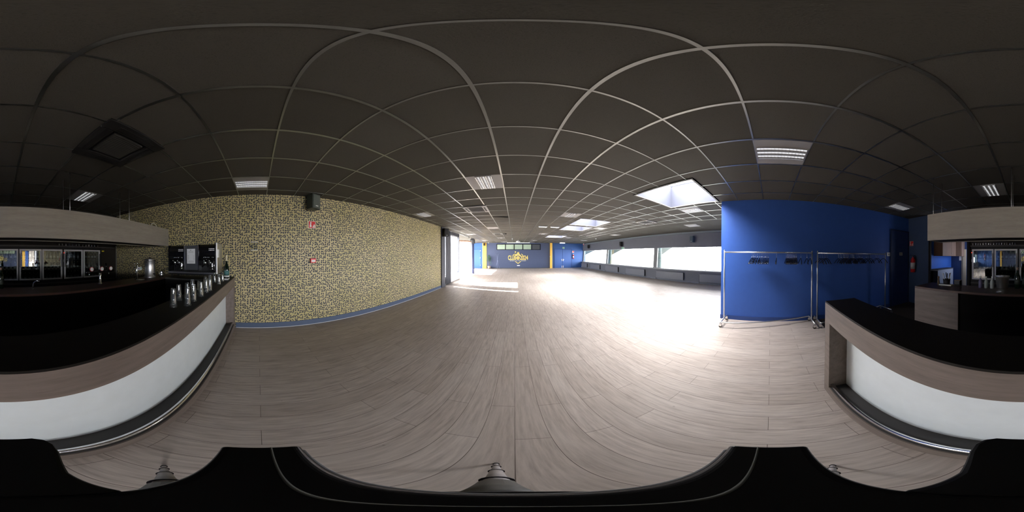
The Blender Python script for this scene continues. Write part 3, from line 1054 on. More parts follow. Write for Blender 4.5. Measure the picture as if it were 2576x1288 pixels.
def drape(path, z0, z1, waves, amp, n=160):
    """pleated sheet hanging along a path"""
    pts = [Vector(p) for p in path]
    L = [0]
    for i in range(1, len(pts)):
        L.append(L[-1]+(pts[i]-pts[i-1]).length)

    def at(s):
        for i in range(1, len(pts)):
            if s <= L[i]+1e-9:
                k = (s-L[i-1])/(L[i]-L[i-1])
                return pts[i-1].lerp(pts[i], k), (pts[i]-pts[i-1]).normalized()
        return pts[-1], (pts[-1]-pts[-2]).normalized()
    vs, fs = [], []
    rows = 8
    for j in range(rows):
        f = j/(rows-1)
        for i in range(n+1):
            s = L[-1]*i/n
            p, tg = at(s)
            nr = Vector((tg.y, -tg.x, 0))
            a = amp*(.55+.45*(1-f))*sin(2*pi*waves*i/n+.35*sin(7*i/n+2*f))
            p = p+nr*a
            vs.append((p.x, p.y, z0+(z1-z0)*f))
    for j in range(rows-1):
        for i in range(n):
            a = j*(n+1)+i
            fs.append((a, a+1, a+n+2, a+n+1))
    m = MB()
    m.add(vs, fs, True)
    return m


t = thing('grey_curtain', 'grey pleated curtain gathered at the left window', 'curtain', (-3.58, 7.7, 0))
drape([(0, .22, 0), (0, .95, 0)], .03, 2.98, 5, .05, 90).build('fabric', M_CURT, t, solid=.006)
MB().cyl((0, .1, 2.99), (0, 1.05, 2.99), .012).build('rail', M_PLATE, t)
t = thing('grey_curtain', 'narrow strip of grey curtain against the dark pier', 'curtain', (-3.62, 7.6, 0))
drape([(0, .02, 0), (0, .17, 0)], .03, 2.98, 1.5, .03, 30).build('fabric', M_CURT, t, solid=.006)
MB().cyl((0, 0, 2.99), (0, .2, 2.99), .012).build('rail', M_PLATE, t)
tag(MB().box(-.02, .02, 0, 4.1, -.03, -.007).build('curtain_rail', M_TBAR, loc=(-3.52, 8.4, CEIL)), 'straight pale curtain rail along the ceiling by left windows', 'curtain rail')
pc = thing('pale_curtain', 'long sunlit off-white curtain hanging on a curved rail', 'curtain', (0, 0, 0))
arc = [(-4.12, 10.62), (-3.95, 11.0), (-3.78, 11.2), (-3.6, 11.32), (-3.45, 11.48), (-3.38, 11.75), (-3.38, 12.1), (-3.42, 12.5), (-3.52, 12.9), (-3.75, 13.3)]
drape([(a, b, 0) for a, b in arc], .03, 2.62, 13, .045, 260).build('fabric', M_SHEER, pc, solid=.004)
drape([(a, b, 0) for a, b in arc], 2.62, 2.66, 13, .045, 260).build('top_hem', M_ORANGE, pc, solid=.008)
MB().tube([(a, b, 2.68) for a, b in arc], .015).build('rail', M_TBAR, pc)
for a, b in (arc[1], arc[5], arc[8]):
    MB().cyl((a, b, 2.68), (a, b, CEIL), .008).build('rail_hanger', M_TBAR, pc)

t = thing('column', 'navy column with dark grey box at its top beside pale curtain', 'column', (-3.6, 13.7, 0))
MB().lathe([(.125, 0), (.125, CEIL)], n=8, smooth=False).build('shaft', mat('column_navy', (.045, .06, .14), .5), t)
MB().box(-.17, .17, -.17, .17, 2.6, 2.98).build('box', M_GREYD, t, bevel=.01)
MB().lathe([(.14, 0), (.14, .5)], n=8, smooth=False).build('foot_cladding', mat('cladding_navy', (.06, .075, .16), .4), t)

t = thing('potted_ficus', 'green leafy ficus in a pale pot by the yellow pilaster', 'plant', (-2.98, 18.85, 0))
MB().lathe([(.12, 0), (.15, .02), (.19, .3), (.17, .31)], n=20).build('pot', M_POT, t)
MB().tube([(0, 0, .28), (.03, .01, .6), (-.02, 0, .9), (.02, 0, 1.3)], [.022, .02, .017, .01]).tube([(0, 0, .5), (-.06, .02, .9), (-.1, .0, 1.2)], .01).tube([(0, 0, .6), (.1, .02, .9), (.16, 0, 1.15)], .01).build('trunk', M_BARK, t)
m = MB()
rr = random.Random(3)
for k in range(420):
    while True:
        p = Vector((rr.uniform(-1, 1), rr.uniform(-1, 1), rr.uniform(-1, 1)))
        if p.length < 1: break
    p = Vector((p.x*.27*(1-.25*p.z), p.y*.25, 1.22+p.z*.44))
    if rr.random() < .07:
        p = Vector((rr.uniform(.1, .3), 0, rr.uniform(.45, .8)))
    a, b = rr.uniform(0, 2*pi), rr.uniform(-1.2, .2)
    d_ = Vector((cos(a)*cos(b), sin(a)*cos(b), sin(b)))
    s_ = Vector((-sin(a), cos(a), 0))*.022
    n_ = d_.cross(s_).normalized()*.008
    L_ = .085
    m.add([p, p+d_*L_*.45+s_, p+d_*L_, p+d_*L_*.45-s_, p+d_*L_*.5+n_], [(0, 1, 4), (1, 2, 4), (2, 3, 4), (3, 0, 4)])
fo = m.build('foliage', M_LEAF, t)

t = thing('coat_stand', 'slim dark coat stand of crossing poles against navy wall', 'coat stand', (-1.98, 18.85, 0))
cs = mat('coat_stand_grey', (.16, .19, .30), .4)
for k in range(3):
    a = 2*pi*k/3+.5
    MB().cyl((.24*cos(a), .24*sin(a), 0), (-.14*cos(a), -.14*sin(a), 1.75), .016).build('pole', cs, t)
    MB().cyl((-.10*cos(a), -.10*sin(a), 1.6), (-.2*cos(a), -.2*sin(a), 1.66), .01).build('peg', cs, t)
MB().lathe([(.05, 1.12), (.05, 1.16)], n=14).build('joint', cs, t)

# ================================================================== CLOTHES RACKS AND HANGERS
RKX, BARZ = 3.58, 1.715


def make_rack(y0, y1, lb):
    """Z-rack: y0 is the end nearer the windows, y1 the end nearer the back"""
    t = thing('clothes_rack', lb, 'clothes rack', (RKX, (y0+y1)/2, 0), group='chrome rolling clothes racks')
    h = (y0-y1)/2
    for s in (1, -1):
        MB().cyl((0, s*h, .13), (0, s*h, BARZ+.03), .016).build('post', M_STEEL, t)
        MB().ball((0, s*h, BARZ+.035), .018, 10).build('cap', M_CHROME, t)
    MB().cyl((0, -h, BARZ), (0, h, BARZ), .0165).build('hanging_bar', M_STEEL, t)
    F, B_ = -.27, .22   # front (camera side) and rear x
    MB().tube([(B_, h-.0, .135), (0, h, .135), (F+.04, h, .135), (F, h-.01, .135), (F+.005, h-.06, .135), (F+.03, h-.3, .13), (B_-.06, -h+.25, .13), (B_-.01, -h+.06, .135), (B_, -h+.01, .135), (B_-.04, -h, .135), (0, -h, .135), (F, -h, .135)], .015, 10).build('base_rail', M_STEEL, t)
    for (x, y) in ((F, h), (B_, h), (F, -h), (B_, -h)):
        c = MB().box(x-.016, x-.011, y-.03, y+.03, .04, .1).box(x+.011, x+.016, y-.03, y+.03, .04, .1).box(x-.016, x+.016, y-.02, y+.02, .095, .11).cyl((x, y, .1), (x, y, .14), .008)
        c.build('caster_fork', M_CHROME, t)
        MB().lathe([(.038, -.01), (.04, -.006), (.04, .006), (.038, .01)], c=(x, y, .04), n=18, axis='x').build('caster_wheel', M_RUBBER, t)
    return t


make_rack(1.04, -.93, 'chrome clothes rack at the window end of the blue wall')
make_rack(-1.06, -3.04, 'chrome clothes rack nearer the bar and the fire extinguisher')

hg = thing('coat_hanger', '', 'hanger', (RKX, 0, BARZ))
arcp = [(.0205*cos(a), 0, .0205*sin(a)+.0045) for a in [R(d) for d in range(-20, 201, 22)]]
pth = list(reversed(arcp))+[(.0205, 0, -.012), (.012, 0, -.035), (0, 0, -.05), (0, 0, -.1)]
MB().tube(pth, .0022, 6).build('hook', M_CHROME, hg)
sh = []
for i in range(13):
    u = -1+i/6
    sh.append((u*.205, .02*(u*u), -.115-.125*abs(u)**1.5))
MB().tube(sh, [.007+.003*abs(-1+i/6) for i in range(13)], 8).build('body', M_BLACK, hg)
MB().cyl((0, 0, -.09), (0, 0, -.112), .006).build('fitting', M_CHROME, hg)
for x in (-.2, .2):
    MB().ball((x, .018, -.232), .008, 8).build('tip', M_CHROME, hg)
ypx = []


def y_of(px):
    az = (px-1288)/2576*2*pi - R(.915)
    return RKX/math.tan(az)


H1 = [1891.5, 1894.5, 1898, 1901.5, 1906, 1911, 1915, 1918, 1921, 1924, 1927, 1930, 1933.5]
H2 = [1978, 1981, 1983.5, 1986.5, 1989, 1991.5, 1994, 1996.5, 1999, 2001.5, 2004]
H3 = [2014.5, 2030, 2038.5]
H4 = [2063, 2069, 2075.5, 2080.5]
H5 = [2109.5, 2116, 2122, 2125, 2128, 2131, 2134, 2140, 2143, 2146, 2149, 2156, 2160, 2163, 2166, 2169, 2179, 2184, 2190]
H6 = [2203.5, 2208.5, 2222.5]
first = True
for grp, pxs, lb in (('hangers bunched on the rack by the windows', H1, 'black hanger in the tilted cluster catching light on first rack'),
                     ('hanger hanging alone on the rack by the windows', [1953.5], 'black hanger hanging alone between two clusters on first rack'),
                     ('hangers in the second bunch of the first rack', H2, 'black hanger in the straight dark cluster on first rack'),
                     ('scattered hangers near the joint of the racks', H3, 'black hanger spaced out at the bar end of first rack'),
                     ('four hangers at the start of the second rack', H4, 'black hanger in the four at the near post of second rack'),
                     ('hangers along the middle of the second rack', H5, 'black hanger along the dark middle of second rack'),
                     ('last hangers of the second rack', H6, 'black hanger near the far post of second rack')):
    for i, px in enumerate(pxs):
        y = y_of(px)
        rz = 0
        if pxs is H1:
            rz = R(-8) if i < 4 else (R(-4) if i == 4 else R(0) if i == 5 else R(2.5))
        if pxs is H4:
            rz = R(13+random.uniform(-1, 1))
        if first:
            hg.location = (RKX, y, BARZ-.0058); hg.rotation_euler = (0, 0, rz); hg['label'] = lb; hg['group'] = grp
            first = False
        else:
            dup(hg, (RKX, y, BARZ-.0058), rz, lb, grp)

# ================================================================== THE BAR
BY = -.52
t = thing('bar_counter', 'front bar counter with white panel, brown frame and foot rail', 'bar counter', (0, BY, 0))
f = MB()
L0, L1 = -3.498, 1.48
f.box(L0+.14, L1-.12, -.02, 0, 1.0, 1.185)                       # front band
f.box(L0, L0+.14, -.19, 0, 0, 1.185).box(L1-.12, L1, -.32, 0, 0, 1.185)
f.box(L0+.14, L1-.12, -.19, 0, 0, .13)
f.box(L0+.14, L1-.12, -.17, -.021, .996, 1.02)
f.build('frame', M_BARW, t)
MB().box(L0+.14, L1-.12, -.2, -.175, .13, .995).build('front_panel', M_WHITE, t)
MB().box(L0, L1-.12, -.32, -.2, 0, 1.185).build('core', M_DARK, t)
MB().box(L0, L1, -.32, 0, 1.185, 1.2).build('worktop', mat('black_top', (.012, .010, .009), .55, 0, .2), t, bevel=.002)
MB().box(L0+.14, L1-.12, -.17, -.01, .13, .134).build('plinth_top', mat('plinth_dark', (.05, .046, .045), .5), t)
rail = MB().cyl((L0+.02, -.035, .165), (L1-.12, -.035, .165), .02, 18)
rail.build('foot_rail', M_CHROME, t)
for k in range(5):
    x = -3.0+k*1.05
    MB().cyl((x, -.035, .134), (x, -.035, .15), .012).build('rail_support', M_CHROME, t)
MB().box(L0+.62, L1-.2, -.75, -.32, .86, .9).build('work_shelf', M_DARK, t)

t = thing('back_counter', 'tall rear bar counter with grey-brown front and reddish top', 'bar counter', (0, -1.9, 0))
MB().box(.85, 1.55, -.03, 0, 0, 1.17).box(1.52, 1.55, -.46, -.03, 0, 1.17).build('front', M_BARW, t)
MB().box(-3.497, 1.52, -.46, -.03, 0, 1.17).build('core', mat('core_black', (.006, .005, .005), .8, 0, .1), t)  # solid near-black block behind and beside the wooden end panel
MB().box(-3.497, 1.55, -.46, 0, 1.17, 1.2).build('worktop', M_RED, t, bevel=.003)
t = thing('side_counter', 'dark side counter under the espresso machine, against the wallpaper', 'counter', (-3.497, -1.897, 0))
MB().box(0, .55, 0, 1.05, 0, 1.17).build('cabinet', M_DARK, t)
MB().box(0, .57, 0, 1.05, 1.17, 1.199).build('worktop', mat('grey_top', (.09, .09, .085), .4), t)

# canopy
t = thing('bar_canopy', 'long grey-brown canopy hanging over the bar on thin rods', 'canopy', (0, -2.15, 0))
m = MB()
m.box(-3.497, 1.5, -.03, 0, 1.905, 2.335).box(1.47, 1.5, -.45, -.03, 1.905, 2.335).box(-3.497, 1.47, -.45, -.42, 1.905, 2.335)
m.build('fascia', M_CAN, t)
MB().box(-3.497, 1.47, -.42, -.03, 1.915, 1.93).build('underside', M_DARK, t)
for x in (1.44, .21, -.98, -2.2):
    for y in (-.08, -.35):
        MB().cyl((x, y, 1.93), (x, y, CEIL), .006, 8).build('hanging_rod', M_STEEL, t)
MB().tube([(-2.9, -.1, 2.33), (-2.96, -.12, 2.41), (-3.06, -.14, 2.45), (-3.16, -.15, 2.42), (-3.22, -.15, 2.33)], .006).build('cable', M_PAINT, t)

# bar coolers
CY = -4.17
cab = thing('back_cabinet', 'black low cabinet running under the bar coolers', 'cabinet', (0, CY, 0))
MB().box(-3.5, 1.48, -.55, 0, 0, .93).build('body', M_DARK, cab)
MB().box(-3.5, 1.48, -.55, .02, .93, .965).build('shelf', mat('shelf_brown', (.09, .08, .075), .5), cab)
for k in range(5):
    x = -3.4+k*.98
    MB().box(x, x+.94, 0, .012, .1, .9).build('door', M_BLACKM, cab)
COOL = [((.82, 1.44), (.22, .84), 'two-door bar cooler beside the passage'), None]
units = [('bar cooler with two silver glass doors, next to the passage', .19, 1.48, [(.855, 1.44), (.235, .83)], [1, 1]),
         ('bar cooler with three silver glass doors in the middle', -1.625, .19, [(-.40, .18), (-1.01, -.43), (-1.59, -1.03)], [-1, -1, 1]),
         ('bar cooler with two silver glass doors, next to the wallpaper', -2.85, -1.625, [(-2.22, -1.65), (-2.82, -2.25)], [-1, 1])]
COOLERS = []
for lb, xa, xb, doors, hs in units:
    t = thing('bar_cooler', lb, 'cooler', (0, CY, .965), group='built-in bar coolers')
    H = .96
    m = MB()
    m.box(xa, xb, -.57, -.55, 0, H).box(xa, xb, -.55, -.03, 0, .05).box(xa, xb, -.55, -.03, H-.05, H).box(xa, xa+.02, -.55, -.03, .05, H-.05).box(xb-.02, xb, -.55, -.03, .05, H-.05)
    m.box(xa, xb, -.03, 0, 0, .075).box(xa, xb, -.03, 0, H-.065, H)
    edges = sorted([e for d_ in doors for e in d_])
    px_ = xa
    for k in range(0, len(edges), 2):
        m.box(px_, edges[k], -.03, 0, .075, H-.065)
        px_ = edges[k+1]
    m.box(px_, xb, -.03, 0, .075, H-.065)
    m.build('cabinet', M_BLACKM, t)
    MB().box(xa+.03, xb-.03, -.5, -.06, .33, .338).box(xa+.03, xb-.03, -.5, -.06, .61, .618).build('shelf', M_PLATE, t)
    for (a, b), s in zip(doors, hs):
        d = MB()
        d.box(a, b, 0, .03, .085, .125).box(a, b, 0, .03, .85, .89).box(a, a+.04, 0, .03, .125, .85).box(b-.04, b, 0, .03, .125, .85)
        do = d.build('glass_door', mat('silver_frame', (.78, .77, .78), .4, .1), t)
        MB().box(a+.035, b-.035, .012, .018, .12, .855).build('glass_pane', M_CGLASS, do)
        hx = (a+.018) if s > 0 else (b-.018)
        MB().box(hx-.006, hx+.006, .03, .045, .42, .78).build('handle', M_BLACKM, do)
    # control strip with red led
    lx = {0: None}.get(0)
    cx_ = (doors[0][1]+.02) if xa > 0 else (doors[0][1]+.006)
    if xa < .3:
        MB().box(xb-.03, xb-.01, 0, .012, .55, .62).build('thermometer', M_PLATE, t)
        MB().ball((xb-.022, .008, .80), .009, 8).build('led', mat('led_red', (1, .05, .02), .5, emit=((1, .05, .02), 3)), t)
    COOLERS.append((t, xa, xb, doors))
# bottles inside the coolers


def make_bottle(name, m, h, r, cap=M_FOIL, cat='bottle', lab=M_SIGNW):
    t = thing(name, '', cat)
    MB().lathe([(r*.9, 0), (r, .01), (r, h*.55), (r*.85, h*.63), (r*.38, h*.76), (r*.33, h*.96), (r*.38, h)], n=12).build('body', m, t)
    MB().lathe([(r*.42, h*.86), (r*.42, h*1.005)], n=10).build('cap', cap, t)
    if lab:
        MB().lathe([(r*1.015, h*.2), (r*1.015, h*.45)], n=12).build('label', lab, t)
    return t


kinds = [make_bottle('wine_bottle', M_GREENB, .25, .036), make_bottle('beer_bottle', M_BROWNB, .22, .031), make_bottle('water_bottle', M_CLEARB, .23, .032, M_CHROME)]
used = [0, 0, 0]
rr = random.Random(11)
side = {0: 'passage-side cooler', 1: 'middle cooler', 2: 'cooler next to the wallpaper'}
for ci, (t, xa, xb, doors) in enumerate(COOLERS):
    for di, (a, b) in enumerate(doors):
        for si, z in enumerate((.967+.05, .967+.338, .967+.618)):
            k = [0, 1, 2][(si+di) % 3] if si < 2 else 2
            if si == 2 and di % 2 == 1: k = 1
            n = 5
            for q in range(n):
                x = a+.07+q*(b-a-.14)/(n-1)
                y = CY-.12-rr.uniform(0, .05)
                lb = '%s on the %s shelf of the %s' % (['dark wine bottle', 'brown bottle', 'clear bottle'][k], ['bottom', 'middle', 'top'][si], side[ci])
                gp = 'bottles on %s shelf, %s' % (['bottom', 'middle', 'top'][si], side[ci])
                if not used[k]:
                    kinds[k].location = (x, y, z); kinds[k]['label'] = lb; kinds[k]['group'] = gp; used[k] = 1
                else:
                    dup(kinds[k], (x, y, z), 0, lb, gp)
# small yellow sticker on the panel next to the coolers
struct('wall_bar_side', MB().box(-3.5, -2.85, -4.75, -4.17, .965, 1.93), mat('brown_panel', (.03, .024, .02), .6))
tag(MB().box(-.045, .045, 0, .002, -.02, .02).build('sticker', mat('yellow_sticker', (.75, .6, .03), .5), loc=(-2.95, CEIL and -4.17, 1.83)), 'small yellow sticker beside the cooler nearest the wallpaper', 'sticker')
struct('trim_9', MB().box(-2.87, -2.85, -4.19, -4.15, .965, 1.93), M_BLACKM)
struct('trim_10', MB().box(-3.49, -3.47, -4.2, -4.14, .965, 2.0), mat('metal_edge', (.35, .34, .32), .4, .5))
struct('trim_11', MB().box(-3.5, 1.5, -4.19, -4.16, 1.925, 1.965), mat('ledge_grey', (.10, .092, .088), .5))


# little glasses on the ledge over the coolers
gl = thing('schnapps_glass', '', 'glass')
MB().lathe([(.014, 0), (.016, .004), (.022, .06), (.02, .06), (.013, .008)], n=10).build('bowl', M_TUMB, gl)
MB().lathe([(.0165, 0), (.0165, .006)], n=10).build('base', M_CHROME, gl)
first = True
for x0, x1, n, lb, gp in ((.3, 1.42, 17, 'tiny glass on the ledge above the passage-side cooler', 'glasses above the passage-side cooler'), (-2.75, -1.5, 13, 'tiny glass on the ledge above the wallpaper-side cooler', 'glasses above the wallpaper-side cooler')):
    for k in range(n):
        p = (x0+(x1-x0)*k/(n-1)+random.uniform(-.01, .01), -4.175, 1.965)
        if first:
            gl.location = p; gl['label'] = lb; gl['group'] = gp; first = False
        else:
            dup(gl, p, 0, lb, gp)

# inverted beer glasses on the front counter
bgl = thing('beer_glass', '', 'glass')
MB().lathe([(.032, 0), (.0325, .01), (.029, .06), (.0225, .155), (.021, .165), (.001, .166), (.001, .152), (.0195, .152), (.0265, .06), (.0295, .01), (.030, 0)], n=24).build('bowl', M_TUMB, bgl)
MB().lathe([(.0205, .153), (.0215, .158), (.0205, .166)], n=24).build('thick_base', make_glass('thick_glass', (.8, .83, .83), 1, .18, .05, .08), bgl)
MB().lathe([(.0328, 0), (.0328, .004), (.0305, .004), (.0305, 0)], n=24).build('rim', make_glass('rim_glass', (.8, .84, .82), 1, .2, .05, .06), bgl)
GPOS = [(-1.30, -.61, 'first of the front row, closest to the camera'), (-1.21, -.70, 'leftmost, on its own at the start of the rows'), (-1.42, -.76, 'behind the leftmost one, near the rear edge'),
        (-1.46, -.62, 'third in the front row'), (-1.53, -.72, 'in the rear row behind the third one'), (-1.67, -.62, 'fourth in the front row'), (-1.76, -.76, 'tall-looking at the rear edge, middle of the rows'),
        (-1.73, -.66, 'just behind the fourth of the front row'), (-1.88, -.63, 'fifth in the front row'), (-1.99, -.62, 'sixth in the front row'), (-2.06, -.70, 'behind the sixth, in the rear row'),
        (-2.34, -.72, 'in the rear row toward the wall'), (-2.46, -.615, 'last but one in the front row'), (-2.62, -.73, 'near the rear edge toward the wall'), (-2.78, -.63, 'last in the row, next to the grey tray')]
for i, (x, y, w) in enumerate(GPOS):
    lb = 'upturned beer glass, '+w
    if i == 0:
        bgl.location = (x, y, 1.2); bgl['label'] = lb; bgl['group'] = 'upturned beer glasses on the front counter'
    else:
        dup(bgl, (x, y, 1.2), 0, lb)
t = thing('coaster_tray', 'small pale rectangular tray behind the last beer glass', 'tray', (-3.03, -.60, 1.2))
MB().box(-.08, .08, -.035, .035, 0, .004).box(-.08, .08, -.035, -.03, .004, .03).box(-.08, .08, .03, .035, .004, .03).box(-.08, -.075, -.03, .03, .004, .03).box(.075, .08, -.03, .03, .004, .03).build('tray', mat('tray_grey', (.5, .5, .5), .4), t)
t = thing('champagne_bottle', 'big dark green bottle with pale neck at the counter end', 'bottle', (-3.3, -.66, 1.2))
MB().lathe([(.05, 0), (.058, .015), (.058, .17), (.05, .22), (.022, .30), (.016, .36), (.016, .44), (.019, .45)], n=22).build('body', M_GREENB, t)
MB().lathe([(.0175, .32), (.0175, .43), (.021, .45), (.019, .465)], n=16).build('foil', mat('pale_foil', (.75, .68, .5), .4, .3), t)
MB().lathe([(.0587, .06), (.0587, .15)], n=22).build('label', mat('teal_label', (.08, .2, .2), .4), t)
MB().lathe([(.0587, .02), (.0587, .05)], n=22).build('lower_label', M_SIGNW, t)

# espresso machine, front faces local -y -> turned to face +x
t = thing('espresso_machine', 'large glossy black espresso machine with paper notice, against wallpaper', 'coffee machine', (-3.22, -1.34, 1.2), R(90))
# local x runs along world y, local -y faces world +x
W2 = .54
MB().box(-W2, W2, -.16, .24, .06, .12).box(-W2+.02, W2-.02, .02, .24, .12, .66).build('body', M_BLACKM, t)
for sx in (-1, 1):
    xa, xb = (-W2+.01, -.15) if sx < 0 else (.17, W2-.02)
    m = MB()
    prof = [(.12, .36), (-.10, .36), (-.155, .39), (-.175, .46), (-.175, .56), (-.15, .64), (-.08, .69), (.12, .69)]
    m.prism(prof, xa, xb, 'yz')
    hood = m.build('hood', M_BLACK, t, bevel=.012)
    b = MB()
    for j in range(2):
        for k in range(4):
            x = xb-.14+k*.03
            b.rbox(x, x+.022, -.182, -.174, .585-j*.03, .6-j*.03, .006, axis='y')
    b.build('button', M_PAINT, hood)
    b = MB()
    for k in range(4):
        x = xb-.24+k*.035
        b.lathe([(.010, 0), (.010, -.008), (.007, -.008), (.007, 0)], c=(x, -.172, .425), n=12, axis='y')
    b.build('badge', M_CHROME, hood)
    MB().ball((xb-.06, -.18, .425), .018, 12, (1.3, .5, .6)).build('lamp', M_CHROME, hood)
    for dx in (.09, .2):
        g = MB().lathe([(.035, .27), (.035, .36)], c=(xa+dx+.02, -.1, 0), n=16)
        g.build('group_head', M_CHROME, t)
        MB().tube([(xa+dx+.02, -.1, .28), (xa+dx+.02, -.2, .27), (xa+dx+.02, -.27, .25)], [.012, .014, .018]).build('portafilter', M_BLACK, t)
        MB().ball((xa+dx+.02, -.185, .36), .014, 10).build('knob', M_CHROME, t)
    MB().tube([(xb-.04, -.17, .38), (xb-.03, -.2, .3), (xb-.02, -.2, .16)], .007).build('steam_wand', M_CHROME, t)
    m = MB().lathe([(.02, .2), (.024, .24), (.014, .3), (.02, .33)], c=(xb-.08, -.15, 0), n=14).lathe([(.045, .185), (.045, .2)], c=(xb-.08, -.15, 0), n=18)
    m.build('tamper', M_CHROME, t)
MB().rbox(-.145, .165, -.185, .0, .17, .67, .012, axis='z').build('centre_panel', mat('panel_grey', (.07, .075, .085), .3), t)
for x in (-.15, .162):
    MB().box(x, x+.008, -.2, -.02, .15, .685).build('chrome_edge', M_CHROME, t)
no = MB().box(-.085, .095, -.189, -.186, .30, .60).build('notice', M_PAPERW, t)
m = MB().box(-.008, .008, -.191, -.189, .565, .58)
for z in (.54, .53):
    m.box(-.05, .06, -.1905, -.189, z, z+.003)
for k in range(4):
    m.box(-.07, -.04, -.1905, -.189, .46-k*.024, .465-k*.024)
    m.box(.05, .08, -.1905, -.189, .455-k*.024, .458-k*.024)
for k in range(3):
    m.box(-.06, .07, -.1905, -.189, .355-k*.014, .358-k*.014)
m.build('notice_print', mat('print_grey', (.15, .15, .17), .6), no)
MB().box(W2-.02, W2+.012, -.2, .24, .1, .71).build('side_panel', M_STEEL, t, bevel=.006)
MB().box(-W2-.012, -W2+.01, -.16, .24, .1, .69).build('side_panel', M_BLACK, t, bevel=.006)
MB().rbox(W2+.012, W2+.04, -.17, -.11, .42, .58, .012, axis='y').build('side_handle', M_SIGNW, t)
m = MB().box(-W2+.03, W2-.03, -.24, .02, .1, .13)
for k in range(20):
    m.box(-W2+.05+k*.05, -W2+.06+k*.05, -.23, .0, .13, .136)
m.build('drip_tray', M_STEEL, t)
for x in (-W2+.06, W2-.06):
    for y in (-.12, .18):
        MB().lathe([(.022, 0), (.016, .06)], c=(x, y, 0), n=12).build('foot', M_BLACKM, t)

# milk jug and urn
t = thing('milk_jug', 'small steel milk jug between the urn and espresso machine', 'jug', (-2.97, -2.02, 1.2))
MB().lathe([(.045, 0), (.05, .01), (.046, .07), (.034, .11), (.042, .14), (.040, .14), (.032, .11), (.001, .02)], n=20).build('body', M_CHROME, t)
MB().tube([(.04, 0, .12), (.08, 0, .11), (.08, 0, .05), (.048, 0, .04)], .006).build('handle', M_CHROME, t)
t = thing('hot_water_urn', 'tall steel hot water urn with tap on the rear counter', 'urn', (-2.72, -2.14, 1.2))
MB().lathe([(.12, 0), (.12, .03), (.115, .035), (.115, .37), (.118, .375), (.11, .4), (.03, .415)], n=28).build('body', M_STEEL, t)
MB().lathe([(.122, .365), (.122, .378)], n=28).build('rim', M_CHROME, t)
MB().ball((0, 0, .425), .018, 10).build('lid_knob', M_BLACKM, t)
for s in (-1, 1):
    MB().tube([(s*.11, 0, .3), (s*.165, 0, .31), (s*.165, 0, .33), (s*.11, 0, .34)], .007).build('handle', M_BLACKM, t)
MB().cyl((.03, .11, .09), (.04, .16, .09), .012).cyl((.04, .155, .1), (.04, .155, .05), .009).build('tap', M_BLACK, t)

# beer taps
t = thing('beer_tap_tower', 'chrome beer tap column with three oval badges in a row', 'beer tap', (-1.5, -2.2, 1.2), 0)
MB().lathe([(.035, 0), (.035, .012), (.02, .02), (.019, .12), (.024, .2)], n=18).build('column', M_CHROME, t)
MB().tube([(.28, .02, .19), (.26, .02, .215), (.1, .02, .222), (-.1, .02, .222), (-.26, .02, .215)], .022, 12).build('arm', M_BLACK, t)
for k, x in enumerate((.19, .0, -.18)):
    b = MB().lathe([(.035, 0), (.036, .008), (.03, .012)], c=(x, .045, .255), n=20, axis='y')
    bo = b.build('badge', mat('badge_rim', (.5, .05, .06), .4), t)
    MB().lathe([(.03, .012), (.028, .014)], c=(x, .045, .255), n=20, axis='y').build('badge_face', M_SIGNW, bo)
    MB().cyl((x+.05, .0, .24), (x+.05, -.02, .34), .008, r2=.012).build('tap_handle', M_BLACK, t)
    MB().tube([(x+.05, .03, .2), (x+.05, .06, .19), (x+.05, .065, .15)], .008).build('spout', M_CHROME, t)
t = thing('soft_drink_tap', 'chrome tap with two round white badges and side arm', 'beer tap', (-2.33, -2.16, 1.2), R(8))
MB().lathe([(.04, 0), (.04, .01), (.018, .016), (.017, .2), (.02, .28), (.0, .285)], n=18).build('column', M_CHROME, t)
MB().cyl((-.03, .02, .215), (.11, .02, .215), .008).build('arm', M_CHROME, t)
for k, (x, cc) in enumerate(((-.012, (.1, .12, .3)), (-.085, (.02, .45, .3)))):
    bo = MB().lathe([(.037, 0), (.038, .008), (.034, .012)], c=(x, .03, .215), n=24, axis='y').build('badge', M_SIGNW, t)
    MB().lathe([(.018, .012), (.016, .014)], c=(x, .03, .22), n=14, axis='y').build('badge_emblem', mat('emblem%d' % k, cc, .5), bo)
for x in (.105, .01):
    MB().cyl((x, .02, .22), (x, .02, .31), .006).ball((x, .02, .32), .015, 10).build('tap_handle', M_CHROME, t)
MB().tube([(.105, .03, .2), (.112, .05, .17), (.118, .05, .12)], .007).build('spout', M_CHROME, t)
MB().rbox(-.06, .06, .02, .14, 0.0, .008, .003).build('drip_plate', M_STEEL, t)
t = thing('bar_faucet', 'small curved chrome faucet rising from the dark counter', 'faucet', (-.42, -2.22, 1.2))
MB().tube([(0, 0, 0), (0, 0, .05), (-.01, .01, .09), (-.05, .03, .12), (-.08, .05, .11)], [.014, .012, .01, .009, .009]).build('spout', M_CHROME, t)
MB().lathe([(.024, 0), (.02, .01)], n=14).build('base', M_CHROME, t)

